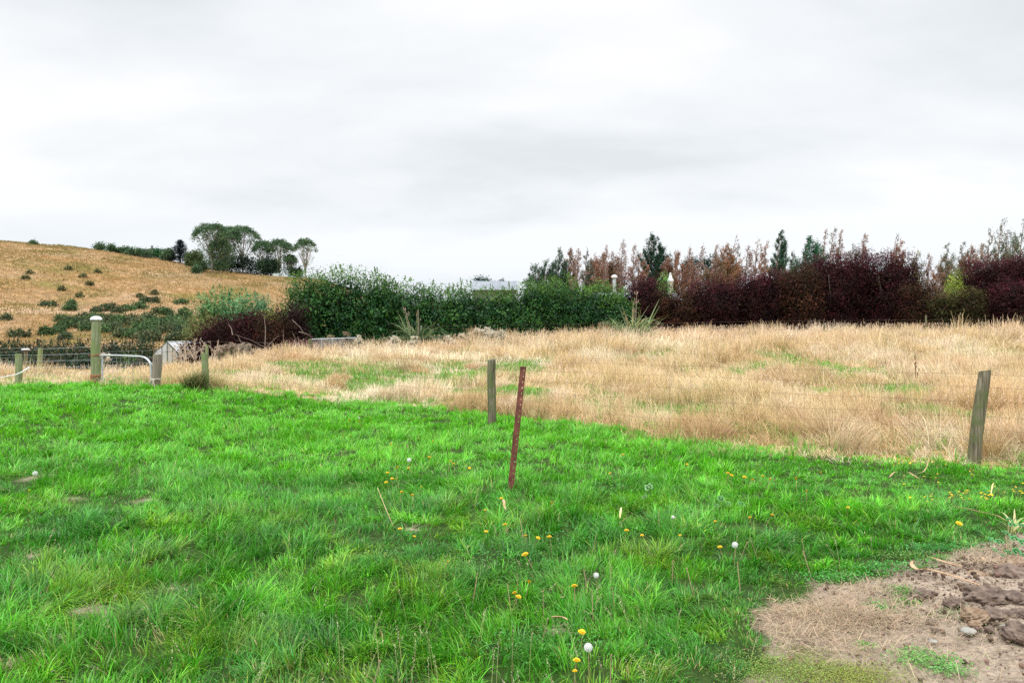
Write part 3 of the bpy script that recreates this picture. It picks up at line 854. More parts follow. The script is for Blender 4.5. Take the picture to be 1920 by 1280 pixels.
for px, D, top, w, cs, lab in [
    (362, 44, 634, 46, PU, 'low purple bush beside the greenhouse roof'),
    (396, 43, 602, 66, PU, 'purple bush second from the greenhouse'),
    (432, 42.5, 588, 62, PU, 'purple bush with domed top below the pale green willow bushes'),
    (470, 42, 578, 76, PU, 'largest and most red of the purple bushes left of the green hedge'),
    (512, 42, 590, 76, PB, 'brownish olive bush between the purple row and the heap of branches'),
    (548, 43, 566, 60, [(0.02, 0.01, 0.012), (0.03, 0.014, 0.014)], 'nearly black bush against the left end of the green hedge')]:
    shrub('purple_bush', lab, 'purple bush', px, D, top + 2, w * 1.2, cs, .11, .05, 520, 20, .15, 'purple leaved bushes in the short row at the left', lobn=5, mat=M_LEAFD, topcol=tuple(1.4 * a for a in cs[1]), topfrom=.7, tall=1.2)

# willows behind the purple row
for px, D, top, w, cs, lab in [
    (405, 64, 541, 84, [(0.10, 0.24, 0.08), (0.10, 0.19, 0.05), (0.18, 0.20, 0.06)], 'tall grey green willow bush above the greenhouse side of the purple row'),
    (455, 64, 550, 74, [(0.08, 0.24, 0.09), (0.07, 0.18, 0.06)], 'blue green willow bush behind the reddest purple bush'),
    (492, 66, 553, 34, [(0.09, 0.22, 0.11), (0.12, 0.20, 0.07)], 'small upright willow bush, right of the larger two'),
    (524, 62, 574, 56, [(0.22, 0.27, 0.06), (0.26, 0.24, 0.07)], 'low yellow green bush left of the dark hedge end'),
    (380, 60, 592, 60, [(0.15, 0.17, 0.05), (0.20, 0.18, 0.07)], 'olive coloured bush just behind the lowest purple bush')]:
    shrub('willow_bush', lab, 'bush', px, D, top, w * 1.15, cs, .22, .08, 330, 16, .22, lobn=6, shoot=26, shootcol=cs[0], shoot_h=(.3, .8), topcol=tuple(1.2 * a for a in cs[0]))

# ------------------------------------------------------------------ tree line behind the hedges
EU = [(0.055, 0.115, 0.07), (0.085, 0.16, 0.09), (0.04, 0.08, 0.045)]
BR = [(0.32, 0.165, 0.105), (0.24, 0.13, 0.09), (0.40, 0.235, 0.16)]
PK = [(0.38, 0.26, 0.22), (0.30, 0.20, 0.17)]
GY = [(0.13, 0.17, 0.12), (0.10, 0.15, 0.09), (0.20, 0.16, 0.09)]


def feather(label, px, top, w, cols, dens, lean, D=86, LL=.21, group='wind bent trees behind the hedges', cat='tree', name='windbreak_tree', full=0.50):
    x, y, z = at_depth(px, D); H = P(px, top, D).z - z; R = w / 1440 * D / 2
    root = empty(name, (x - lean * H * .25, y, z)); tag(root, label, cat, group)

    def ax(t): return np.array([lean * H * (.25 * t ** 1.3 + .12 * t ** 8), 0, H * t])
    m = MB(); m.tube([ax(t) - (0, 0, .3 if t == 0 else 0) for t in (0, .2, .4, .6, .8, .92, 1.0)], [.16, .14, .11, .08, .045, .02, .008], 7)
    ps, ns, ts, cs = [], [], [], []
    cols = np.array(cols); nb = int(46 + 20 * dens)
    leaders = [(0.0, 1.0)]
    if dens > 1.0 and w > 20: leaders += [(-.5, rng.uniform(.84, .93)), (.5, rng.uniform(.82, .95))][:1 + int(w > 28)] if rng.random() < .8 else [(.55, .9)]
    full = rng.uniform(.42, .68)
    for lo_, lh in leaders[1:]:
        m.tube([ax(.35), ax(.6 * lh) + (lo_ * R * .8, 0, 0), ax(lh) + (lo_ * R, 0, 0)], [.08, .05, .01], 5)
    for k in range(nb):
        lo_, lh = leaders[k % len(leaders)]
        t = 0.30 + 0.68 * (k + rng.random()) / nb
        prof = min(1, ((1.0 - t) / (1 - full)) ** 1.05 + .03) * (0.55 + .7 * rng.random())
        if t < .5: prof *= .9
        a = rng.uniform(0, 6.28); L = R * prof * 1.05 + .12
        if lo_: L *= .8; t = t * lh
        o = ax(t) + np.array([lo_ * R * min(1, t * 1.3), 0, 0]); rise = L * rng.uniform(.6, 1.3)
        tip = o + np.array([L * math.cos(a) + lean * 1.6 * L, L * math.sin(a) * .9, rise])
        mid = (o + tip) / 2 + np.array([0, 0, -.08 * L])
        m.tube([o, mid, tip], [.028, .018, .006], 4, cap=False)
        nc = max(1, int(dens * 3.4 * (0.45 + L / R) * (.55 + .45 * min(1, (1 - t) * 3))))
        for j in range(nc):
            u = rng.uniform(.25, 1.05)
            p = o * (1 - u) ** 2 + 2 * mid * u * (1 - u) + tip * u * u
            kk = int(rng.uniform(7, 15)); g = rng.normal(size=(kk, 3)) * np.array([.10, .10, .17]) * (0.6 + R * .2)
            g[:, 0] += lean * np.abs(g[:, 2]) * 1.2
            ps.append(p + g); cs.append(jitter(cols[rng.integers(len(cols))] * rng.uniform(.75, 1.25), kk, .25))
    p = np.concatenate(ps); n = len(p)
    nr = unit(n); tn = rng.normal(size=(n, 3)) * .5 + np.array([lean * 2.5, 0, 1.0])
    v, q, c = leaves(p, nr, tn, LL * rng.uniform(.6, 1.4, n), LL * .32 * rng.uniform(.7, 1.3, n), np.concatenate(cs))
    m.build('trunk', M_TWIG, root)
    np_mesh('crown', v, q, M_LEAFD, c, root)
    return root


FT = [
    (1005, 496, 34, EU, 2.2, .02, 'low green tree just above the left shoulder of the bright hedge'),
    (1022, 489, 34, EU, 2.4, .10, 'small grey green tree left of the taller pointed green one'),
    (1048, 467, 32, EU, 3.0, .06, 'pointed green tree beside a half brown one, left end of the tree line'),
    (1067, 466, 24, [BR[0], BR[1], GY[2]], 2.8, .06, 'narrow tree with green tip and brown dead foliage below'),
    (1083, 467, 22, PK, 1.2, .02, 'thin pinkish dead tree between a brown and a green topped one'),
    (1099, 470, 22, [EU[0], EU[2], BR[1]], 1.7, .04, 'sparse green topped tree left of the wide rusty group'),
    (1117, 487, 34, BR, 2.6, .10, 'rusty brown tree at the left side of the wide rusty group'),
    (1132, 474, 44, [BR[1], BR[0], (0.20, .13, .06)], 3.4, .08, 'broad brown dead tree, highest of the wide rusty group'),
    (1149, 476, 26, [(.22, .14, .07), BR[1]], 2.4, .06, 'olive brown tree right of the broad brown one, over the flue pipe'),
    (1136, 460, 6, PK, .5, .0, 'bare spike of a dead tree poking above the rusty group'),
    (1166, 453, 26, PK, .9, .03, 'tall see-through dead tree just right of the flue pipe'),
    (1188, 459, 24, PK, .8, .05, 'see-through pinkish dead tree left of the brown clump'),
    (1198, 475, 22, BR, 1.8, .05, 'rust coloured tree pressed against the big dark green one'),
    (1220, 441, 40, [(0.018, .06, .035), (.03, .085, .045)], 4.2, .10, 'big dark green tree standing highest in the left half of the tree line'),
    (1248, 478, 24, [BR[1], PK[1]], 1.6, .04, 'thin reddish brown tree right of the big dark green one'),
    (1266, 474, 42, BR, 3.4, .05, 'dense round topped rusty tree behind the white finial'),
    (1292, 465, 22, PK, 1.1, .04, 'wispy dead tree over the dark pine at its left'),
    (1294, 487, 30, BR, 1.9, .02, 'brown tree standing before the first dark pine'),
    (1315, 462, 20, PK, .8, .06, 'wispy bare tree between the two dark pines'),
    (1341, 459, 16, PK, .7, .09, 'slim bare leaning tree above the second dark pine'),
    (1356, 462, 30, [BR[0], (.26, .16, .06), BR[2]], 3.0, .14, 'leaning orange brown tree with yellowish left side'),
    (1376, 440, 24, [PK[1], GY[2]], 1.3, .16, 'tall dark sparse tree leaning right beside the orange brown one'),
    (1337, 488, 36, [BR[1], (.16, .12, .05)], 2.4, .03, 'brown tree in front of the second dark pine'),
    (1400, 462, 22, PK, .8, .13, 'faint bare tree leaning right, left of the taller pink one'),
    (1418, 446, 26, PK, 1.3, .10, 'tall pinkish feathery dead tree with drooping twigs'),
    (1434, 452, 20, [BR[2], PK[0]], 1.4, .08, 'feathery brown tree left of the sharp green spire'),
    (1460, 431, 26, [(.035, .10, .06), (.06, .14, .08), (.04, .08, .05)], 2.8, .16, 'sharp green spire shaped tree leaning right'),
    (1466, 470, 20, [EU[0], EU[1]], 1.5, .05, 'small green tree against the right side of the sharp spire'),
    (1455, 482, 30, BR, 2.0, .02, 'pale brown foliage tree below the sharp green spire'),
    (1484, 474, 18, EU, 1.2, .03, 'small sparse green tree between the spire and the leaning fir green one'),
    (1510, 443, 52, [(.03, .12, .065), (.05, .17, .085)], 3.4, .42, 'fir green tree leaning strongly to the right'),
    (1545, 430, 18, PK, .7, .14, 'pale wispy tree behind the left high maroon bush'),
    (1559, 428, 18, [PK[1], GY[1]], .8, .16, 'dark wispy tree leaning right above the left high maroon bush'),
    (1573, 432, 22, [PK[1], GY[2], BR[1]], 1.1, .12, 'brownish wispy tree, right one of the three above the maroon bush'),
    (1596, 456, 22, GY, 1.6, .08, 'grey green tree between the two high maroon bushes'),
    (1618, 439, 20, PK, 1.2, .14, 'pale pink feathery tree rising between the two highest maroon bushes'),
    (1676, 441, 18, GY, 1.3, .16, 'grey green leaning tip over the right high maroon bush'),
    (1685, 446, 20, [BR[0], BR[2]], 2.0, .08, 'rusty red tree tip over the right high maroon bush'),
    (1718, 470, 22, [GY[0], (.3, .28, .06)], 1.4, .04, 'small green yellow tree in the gap, farthest left'),
    (1740, 477, 22, PK, .9, .03, 'round topped pink twiggy tree in the gap'),
    (1758, 490, 28, BR, 1.3, .03, 'low rust coloured tree left of the greenish leaning ones'),
    (1774, 457, 26, GY, 1.5, .16, 'grey green tree leaning right above the gap with the lime tree'),
    (1772, 480, 26, [BR[0], BR[1], EU[2]], 2.2, .04, 'brown tree under the grey green leaning one'),
    (1802, 455, 22, GY, 1.7, .16, 'grey green leaning tree right behind the lime green one'),
    (1818, 464, 42, [BR[0], BR[1], (.12, .12, .04)], 3.0, .22, 'brown leaning tree with green right flank above the lime tree'),
    (1838, 458, 22, PK, 1.3, .10, 'pinkish twiggy tree left of the tall grey green trees'),
    (1853, 432, 36, GY, 1.9, .12, 'grey green tree on the left of the tallest pair'),
    (1874, 409, 34, GY, 1.8, .12, 'tallest grey green tree near the right edge, thin pointed top'),
    (1893, 436, 34, [GY[0], (.10, .17, .05)], 2.2, .06, 'greener lower tree between the two tallest near the edge'),
    (1915, 410, 34, GY, 1.8, .14, 'tall feathery grey green tree at the right edge'),
    (1950, 430, 40, GY, 2.0, .10, 'feathery green tree beyond the right edge')]
for px, top, w, cs, dn, ln, lab in FT:
    feather(lab, px, top - 2, w * (1.45 if dn > 1.4 else 1.2), cs, dn * (1 if dn > 2 else .8), ln + .05, D=86 + rng.uniform(-4, 5))


def blob_tree(name, label, cat, px, D, base_py, top, w, cols, lobes, LL, WW, nclump, per, spread, group=None, trunk_r=.15, mat=None, ground=False):
    """tree with a clumped crown; lobes in units of half width (x, y) and height (z), all relative to the base"""
    if ground: g = G(px, base_py); x, y, z = g
    else: x, y, z = at_depth(px, D)
    H = P(px, top, y).z - z; R = w / 1440 * y / 2
    root = empty(name, (x, y, z)); tag(root, label, cat, group)
    lb = [(a * R, b * R, c * H, rx * R, ry * R, rz * H) for a, b, c, rx, ry, rz in lobes]
    v, q, c = clumps(lb, nclump, per, spread, LL, WW, cols)
    np_mesh('crown', v, q, mat or M_LEAFD, c, root)
    m = MB(); top_ = max(l[2] for l in lb)
    m.tube([(0, 0, -.4), (0.02 * R, 0, H * .25), (0, .02 * R, top_)], [trunk_r, trunk_r * .75, trunk_r * .3], 8)
    for l in lb:
        m.tube([(0, 0, l[2] * .55), ((l[0]) * .5, l[1] * .5, l[2] * .8), l[:3]], [trunk_r * .5, trunk_r * .35, trunk_r * .15], 6)
    m.build('trunk', M_BARK, root)
    return root


PINE = [(0.012, 0.030, 0.018), (0.02, 0.045, 0.022)]
for px, top, w, lab in [(1300, 484, 44, 'first dark umbrella shaped pine, behind the wispy dead trees'), (1338, 482, 56, 'second, wider dark umbrella pine left of the orange brown tree'), (1378, 496, 34, 'low dark pine right of the tall sparse leaning tree')]:
    blob_tree('pine_tree', lab, 'pine tree', px, 98, 0, top, w, PINE, [(0, 0, .95, .6, .6, .06), (-.6, .1, .90, .4, .4, .05), (.55, -.1, .91, .45, .4, .055), (-.3, -.2, .84, .35, .3, .05), (.4, .2, .83, .35, .4, .05), (0, 0, .74, .5, .4, .06), (.1, 0, .6, .4, .4, .08)], .26, .10, 150, 16, .28, 'dark pines in the tree line')
blob_tree('lime_tree', 'bright lime green tree glowing in the dip of the purple hedge', 'tree', 1794, 60, 0, 506, 40, [(0.34, 0.42, 0.08), (0.26, 0.36, 0.06), (.16, .24, .05)], [(0, 0, .8, .8, .8, .2), (-.5, 0, .7, .5, .6, .15), (.4, .1, .68, .6, .6, .2), (0, 0, .45, .8, .8, .3)], .14, .05, 260, 16, .16)
blob_tree('green_shrub', 'small fresh green tree beside the white finial', 'tree', 1246, 62, 0, 511, 34, [(0.10, 0.30, 0.06), (0.14, 0.36, 0.08)], [(0.1, 0, .85, .6, .6, .14), (-.5, 0, .72, .7, .6, .16), (.3, .1, .68, .6, .6, .2), (0, 0, .4, .8, .8, .3)], .14, .05, 200, 14, .16)
for px, top, w, lab in [(896, 521, 20, 'small dark round tree showing over the left end of the shed roof'), (912, 520, 16, 'second small dark round tree over the shed roof'), (941, 528, 8, 'tiny dark tree tip over the middle of the shed roof')]:
    blob_tree('distant_tree', lab, 'tree', px, 118, 0, top, w, [(0.015, .05, .035), (.03, .075, .05)], [(0, 0, .92, 1, 1, .08), (0, 0, .8, .8, .8, .12)], .35, .14, 60, 12, .3)

# ------------------------------------------------------------------ trees on the hill
HE = [(0.09, 0.165, 0.08), (0.12, 0.20, 0.09), (0.06, 0.115, 0.065)]


def hill_gum(label, px, base, top, w, full, low, D=None, group='umbrella shaped gum trees on the hill'):
    """gum tree: pale trunk, fan of rising limbs, thin dome of leaves, looser leaves below"""
    if D is None: g = G(px, base); x, y, z = g
    else: x, y, z = at_depth(px, D)
    H = P(px, top, y).z - z; R = w / 1440 * y / 2
    root = empty('gum_tree', (x, y, z)); tag(root, label, 'gum tree', group)
    m = MB(); tr = H * .017
    fork = H * .22
    m.tube([(0, 0, -.5), (.02 * R, 0, fork * .6), (0, 0, fork)], [tr * 1.2, tr, tr * .9], 8)
    ps, cs = [], []
    nl = 15
    for k in range(nl):
        a = 6.283 * k / nl + rng.normal(0, .25); q = math.sqrt((k * 7 % nl + .6) / nl)
        tx, ty = R * q * math.cos(a) * .95, R * q * math.sin(a) * .95
        tz = H * (0.64 + 0.32 * math.sqrt(max(0, 1 - q * q)))
        p0 = np.array([0, 0, fork * rng.uniform(.7, 1.2)]); p3 = np.array([tx, ty, tz])
        p1 = p0 + np.array([tx * .25, ty * .25, (tz - fork) * .33]); p2 = p0 + np.array([tx * .72, ty * .72, (tz - fork) * .72])
        m.tube([p0, p1, p2, p3], [tr * .55, tr * .42, tr * .26, tr * .08], 6)
        for s in range(4):
            u = rng.uniform(.4, .9); b = p1 * (1 - u) + p2 * u if u < .7 else p2
            e = b + np.array([rng.normal(0, R * .2), rng.normal(0, R * .2), H * .12])
            m.tube([b, (b + e) / 2 + (0, 0, -.1), e], [tr * .16, tr * .1, tr * .04], 4, cap=False)
    # dome
    nd = int(250 * full); a = rng.uniform(0, 6.28, nd); q = np.sqrt(rng.random(nd))
    dz = .66 + .33 * np.sqrt(1 - q * q * .97) - np.abs(rng.normal(0, .03, nd)) + .022 * np.sin(a * 3 + q * 7)
    dome = np.stack([R * q * np.cos(a) * 1.02, R * q * np.sin(a) * 1.02, H * dz], 1)
    nn = int(150 * low); a = rng.uniform(0, 6.28, nn); t = rng.uniform(.10, .8, nn); q = np.sqrt(rng.random(nn)) * np.interp(t, [.1, .45, .8], [.5, .8, 1.0])
    inner = np.stack([R * q * np.cos(a), R * q * np.sin(a), H * t], 1)
    for c0, sp_, kk in ((dome, .34, 14), (inner, .42, 11)):
        if len(c0) == 0: continue
        ix = np.repeat(np.arange(len(c0)), kk)
        g = rng.normal(size=(len(ix), 3)) * sp_; g[:, 2] *= .75
        ps.append(c0[ix] + g); cc = np.array(HE)[rng.integers(0, 3, len(c0))] * rng.uniform(.75, 1.3, (len(c0), 1)); cs.append(cc[ix] * rng.uniform(.8, 1.2, (len(ix), 1)))
    p = np.concatenate(ps); n = len(p)
    v, q_, c = leaves(p, unit(n), rng.normal(size=(n, 3)), .42 * rng.uniform(.6, 1.4, n), .20 * rng.uniform(.7, 1.3, n), np.concatenate(cs))
    m.build('trunk', M_PALEBARK, root)
    np_mesh('crown', v, q_, M_LEAFD, c, root)


hill_gum('largest gum tree at the left of the hilltop grove, wide domed crown', 398, 512, 419, 68, 1.5, 1.5)
hill_gum('gum tree in the middle of the hilltop grove, crown merging with both neighbours', 428, 512, 426, 44, 1.2, 1.6)
hill_gum('tall gum tree with two pale forked trunks on the right of the large grove', 455, 514, 424, 62, 1.4, .8)
hill_gum('leafy smaller gum trunk under the large left crown', 412, 513, 450, 40, .8, 1.4)
hill_gum('smaller gum tree right of the large grove, flat topped', 494, 514, 452, 38, 1.0, 1.1)
hill_gum('smaller domed gum tree above the pale tank on the hill', 524, 517, 450, 50, 1.2, .9)
hill_gum('isolated nearly bare gum tree with thin umbrella top, right of the others', 573, 520, 448, 42, .75, .25, D=228)
hill_gum('thin young gum tree between the tank and the isolated bare one', 545, 517, 478, 22, .5, .8)
for px, base, top, w, lab, cs in [
    (187, 470, 456, 20, 'small round tree alone on the hill crest, farthest left', HE), (208, 472, 459, 12, 'small upright tree second from left on the hill crest', HE), (221, 474, 467, 8, 'tiny bush third from left on the hill crest', HE),
    (235, 477, 463, 20, 'dark bush at the left end of the row before the hilltop house', HE), (252, 478, 465, 28, 'bush in the row in front of the hilltop house', HE), (272, 481, 467, 28, 'olive bush in the row under the hilltop chimney pipe', HE),
    (294, 485, 464, 26, 'fresher green tree right of the hilltop house', [(0.03, .12, .05), (.05, .16, .06)]), (314, 490, 467, 26, 'dull green bush left of the blue black spruce', HE),
    (364, 502, 470, 34, 'light olive tree leaning over the left of the gum grove', [(0.10, .15, .06), (.08, .12, .05)]),
    (376, 509, 490, 24, 'low bushy tree under the left side of the largest gum', [(0.06, .10, .04), (.08, .13, .05)]),
    (480, 510, 482, 30, 'dark bushy tree filling the space between the two gum groups', [(0.02, .05, .03), (.035, .07, .04)]),
    (434, 508, 478, 90, 'dark hedge of trees behind the gum trunks', [(0.012, .03, .02), (.02, .045, .028)]),
    (507, 512, 486, 34, 'dark low tree behind the smaller flat topped gum', [(0.02, .05, .03), (.035, .07, .04)]),
    (300, 508, 499, 13, 'small green bush by itself on the slope below the house row', HE), (373, 512, 500, 12, 'small round bush on the slope at the left foot of the gum grove', HE),
    (62, 458, 455, 7, 'tiny dark bush on the skyline at the upper left', HE), (556, 516, 500, 20, 'low dark bush left of the isolated bare gum', [(0.03, .06, .03)])]:
    big = 1 + (w > 30)
    if px == 300: px, base = 368, 513
    if px == 373: continue
    blob_tree('hill_tree', lab, 'tree', px, 0, base, top, w * 1.05, cs, [(0, 0, .62, .85, .85, .36), (-.45, .1, .50, .5, .5, .34), (.42, -.1, .55, .5, .5, .38), (0, 0, .25, .9, .8, .25)], .5, .22, 90 * big * big, 14, .38, 'trees and bushes along the hill crest', ground=True)


def spruce(label, px, base, top, w):
    g = G(px, base); H = P(px, top, g.y).z - g.z; R = w / 1440 * g.y / 2
    root = empty('spruce_tree', g); tag(root, label, 'spruce tree')
    m = MB(); m.tube([(0, 0, -.5), (0, 0, H * .5), (0, 0, H)], [.3, .2, .03], 8)
    ps, ts, cs = [], [], []
    for k in range(260):
        t = rng.uniform(.06, .98); a = rng.uniform(0, 6.28); L = R * (1 - t) ** .7 * rng.uniform(.7, 1.1) + .2
        d = np.array([math.cos(a), math.sin(a), .22]); kk = int(8 + L * 7)
        u = rng.uniform(.15, 1, kk)[:, None]; o = np.array([0, 0, H * t])
        p = o + d * L * u + rng.normal(size=(kk, 3)) * .16; ps.append(p); ts.append(np.repeat(d[None], kk, 0)); cs.append(jitter((0.018, 0.04, 0.045), kk, .4))
        if k % 4 == 0: m.tube([o, o + d * L], [.05, .01], 4, cap=False)
    p = np.concatenate(ps); n = len(p)
    v, q, c = leaves(p, unit(n) * .4 + np.array([0, 0, .9]), np.concatenate(ts) + rng.normal(size=(n, 3)) * .3, .5 * rng.uniform(.6, 1.3, n), .2 * rng.uniform(.6, 1.3, n), np.concatenate(cs))
    m.build('trunk', M_BARK, root); np_mesh('crown', v, q, M_LEAFD, c, root)


spruce('blue black spruce beside the hilltop gum grove, tiered branches', 338, 493, 450, 50)
spruce('smaller blue black spruce at the left foot of the larger one', 318, 489, 466, 28)

# ------------------------------------------------------------------ scrub on the hillside and in the valley
SC = [(0.07, 0.125, 0.05), (0.10, 0.17, 0.065), (0.14, 0.15, 0.07), (0.06, 0.10, 0.05)]
SCB = []
r_ = random.Random(3)
while len(SCB) < 62:
    px = r_.uniform(102, 362); py = r_.uniform(596, 642)
    lo = np.interp(px, [100, 180, 250, 360], [612, 632, 640, 644]); hi = np.interp(px, [100, 130, 200, 360], [604, 597, 595, 606])
    if hi < py < lo: SCB.append((px, py, r_.uniform(20, 40), r_.uniform(9, 15), 0))
for px, py, w, h in [(205, 583, 36, 14), (222, 586, 26, 9), (238, 583, 30, 10), (262, 579, 28, 12), (272, 567, 18, 8), (290, 568, 16, 9), (312, 590, 24, 12), (345, 592, 24, 14), (262, 558, 10, 7), (328, 604, 26, 9), (131, 582, 24, 11), (134, 575, 12, 10), (92, 574, 32, 7),
                     (35, 631, 44, 11), (86, 628, 22, 12), (111, 626, 22, 13), (122, 637, 18, 10), (12, 600, 14, 8), (48, 524, 14, 8), (56, 514, 9, 5), (128, 506, 16, 6), (168, 535, 12, 6), (115, 545, 12, 6), (183, 512, 10, 4), (155, 520, 14, 5), (150, 557, 12, 5), (290, 552, 12, 6), (340, 570, 22, 7), (180, 586, 14, 8), (296, 588, 16, 8)]:
    SCB.append((px, py, w, h, 1))
for i, (px, py, w, h, k) in enumerate(SCB):
    if py < 560: w, h = w * .6, h * .6
    g = G(px, py); s_ = g.y / 1440; r = w * s_ / 2; H = h * s_
    root = empty('scrub_bush', g)
    tag(root, 'low dark green scrub bush in the dense patch low on the dry hillside' if not k else 'lone small scrub bush dotted on the dry grass of the hillside', 'scrub bush', 'scrub bushes in the dense patch' if not k else 'scrub bushes scattered on the hillside')
    cs = [SC[i % 4], SC[(i * 7 + 1) % 4]]
    if py < 560: cs = [(.16, .16, .07), (.12, .13, .06)]
    v, q, c = clumps([(0, 0, H * .35, r, r * .8, H * .6), (r * .3, 0, H * .5, r * .5, r * .5, H * .5), (-r * .45, 0, H * .4, r * .5, r * .5, H * .45)], 75, 12, .26, .42, .20, cs, shell=(.7, 1.1))
    np_mesh('foliage', v, q, M_LEAFD, c, root); stem_mesh(root, H * .6, 4, .04, r * .5)

VS = [(0.035, 0.065, 0.032), (0.055, 0.09, 0.045), (0.03, 0.05, 0.035), (0.09, 0.11, 0.05), (0.10, 0.085, 0.06)]
VT = [(8, 641, 40, 'greyish bush at the left edge below the dry hill'), (35, 643, 24, 'dark green conical bush second from the left edge'), (62, 643, 34, 'brownish twiggy bush between the two leaning posts'), (88, 644, 34, 'dull olive bush above the post without a cap'),
      (112, 641, 34, 'grey green bush in the valley row, left of the tall post'), (140, 643, 34, 'feathery green bush in the valley row beside the tall post'), (160, 646, 30, 'grass green bush touching the tall post'), (205, 645, 34, 'dark bush in the valley row right of the tall post'),
      (228, 643, 34, 'bush in the valley row above the gate rail'), (252, 643, 34, 'green bush in the valley row over the middle of the gate'), (275, 644, 30, 'bush in the valley row left of the greenhouse'), (-20, 642, 40, 'grey bush beyond the left edge'), (345, 655, 30, 'bush right behind the greenhouse')]
for i, (px, top, w, lab) in enumerate(VT):
    shrub('valley_bush', lab, 'bush', px, 57 + (i * 5 % 7), top, w * 1.2, [VS[i % 5], VS[(i * 3 + 1) % 5], VS[0]], .22, .08, 330, 15, .22, 'bushes in a row along the valley floor', lobn=5, mat=M_LEAFD, tall=1.5, shoot=14, shootcol=VS[i % 5], nstem=4)
for i, (px, top, w, lab) in enumerate([(20, 668, 44, 'dark leafy bush at the left edge, in front of the valley row'), (62, 672, 30, 'dark bush between the two thin fence posts'), (95, 668, 34, 'grey green bush behind the orange dry tuft'), (130, 672, 36, 'dark tangled bush seen through the netting left of the tall post'),
                                       (160, 668, 34, 'shadowy bush just left of the tall post'), (205, 672, 34, 'dark bush seen under the gate rail'), (240, 664, 36, 'round light green bush above the gate rail'), (268, 672, 30, 'dull bush by the gate hinge post'), (182, 655, 30, 'bush with brown stems right behind the tall post')]):
    cs = [(0.09, .16, .05), (.07, .13, .04)] if i == 6 else [VS[(i + 2) % 5], VS[2]]
    shrub('valley_bush', lab, 'bush', px, 38 + (i * 3 % 5), top, w * 1.2, cs, .15, .06, 330, 15, .16, 'bushes nearer in front of the valley row', lobn=3, mat=M_LEAFD, tall=1.3, nstem=4)

# ------------------------------------------------------------------ posts, stake, wire, gate
def wood(name, a, b, g, seed):
    m, n, l = new_mat(name)
    out = N(n, 'ShaderNodeOutputMaterial'); pb = N(n, 'ShaderNodeBsdfPrincipled'); pb.inputs['Roughness'].default_value = .9; pb.inputs['Specular IOR Level'].default_value = .15
    tc = N(n, 'ShaderNodeTexCoord'); mp = N(n, 'ShaderNodeMapping'); mp.inputs['Scale'].default_value = (30, 30, 1.6); mp.inputs['Location'].default_value = (seed, 0, seed)
    l.new(tc.outputs['Object'], mp.inputs[0])
    t = N(n, 'ShaderNodeTexNoise'); t.inputs['Scale'].default_value = 1.5; t.inputs['Detail'].default_value = 7; l.new(mp.outputs[0], t.inputs['Vector'])
    r = N(n, 'ShaderNodeValToRGB'); r.color_ramp.elements[0].position = .33; r.color_ramp.elements[1].position = .68
    r.color_ramp.elements[0].color = (*a, 1); r.color_ramp.elements[1].color = (*b, 1); l.new(t.outputs['Fac'], r.inputs[0])
    t2 = N(n, 'ShaderNodeTexNoise'); t2.inputs['Scale'].default_value = 7; t2.inputs['Detail'].default_value = 6; l.new(tc.outputs['Object'], t2.inputs['Vector'])
    r2 = N(n, 'ShaderNodeValToRGB'); r2.color_ramp.elements[0].position = .42; r2.color_ramp.elements[1].position = .62; l.new(t2.outputs['Fac'], r2.inputs[0])
    mx = N(n, 'ShaderNodeMixRGB'); mx.inputs['Color2'].default_value = (*g, 1); l.new(r2.outputs[0], mx.inputs['Fac']); l.new(r.outputs[0], mx.inputs['Color1'])
    l.new(mx.outputs[0], pb.inputs['Base Color'])
    bp = N(n, 'ShaderNodeBump'); bp.inputs['Strength'].default_value = .8; bp.inputs['Distance'].default_value = .006; l.new(t.outputs['Fac'], bp.inputs['Height']); l.new(bp.outputs[0], pb.inputs['Normal'])
    l.new(pb.outputs[0], out.inputs[0]); return m


W_GREY = wood('weathered_wood', (.055, .045, .03), (.30, .26, .19), (.12, .14, .06), 1)
W_GREEN = wood('algae_green_wood', (.15, .17, .09), (.34, .36, .23), (.19, .25, .10), 5)
W_BROWN = wood('grey_brown_wood', (.15, .12, .10), (.33, .29, .24), (.22, .20, .15), 9)
M_WIRE = noise_mat('rusted_wire', (.16, .09, .06), (.34, .24, .19), 20, .7, 0, metal=.4)
M_GALV = noise_mat('galvanised_steel', (.42, .46, .50), (.62, .66, .70), 12, .45, .05, metal=.55, spec=.5)
M_WHITE = noise_mat('white_sheet', (.72, .74, .76), (.86, .87, .88), 8, .5, .05)
M_RUST = noise_mat('rusty_orange_wire', (.28, .10, .05), (.48, .20, .10), 30, .8, .1)
M_TWINE = noise_mat('pale_twine', (.50, .46, .36), (.72, .68, .56), 60, .9, .2)


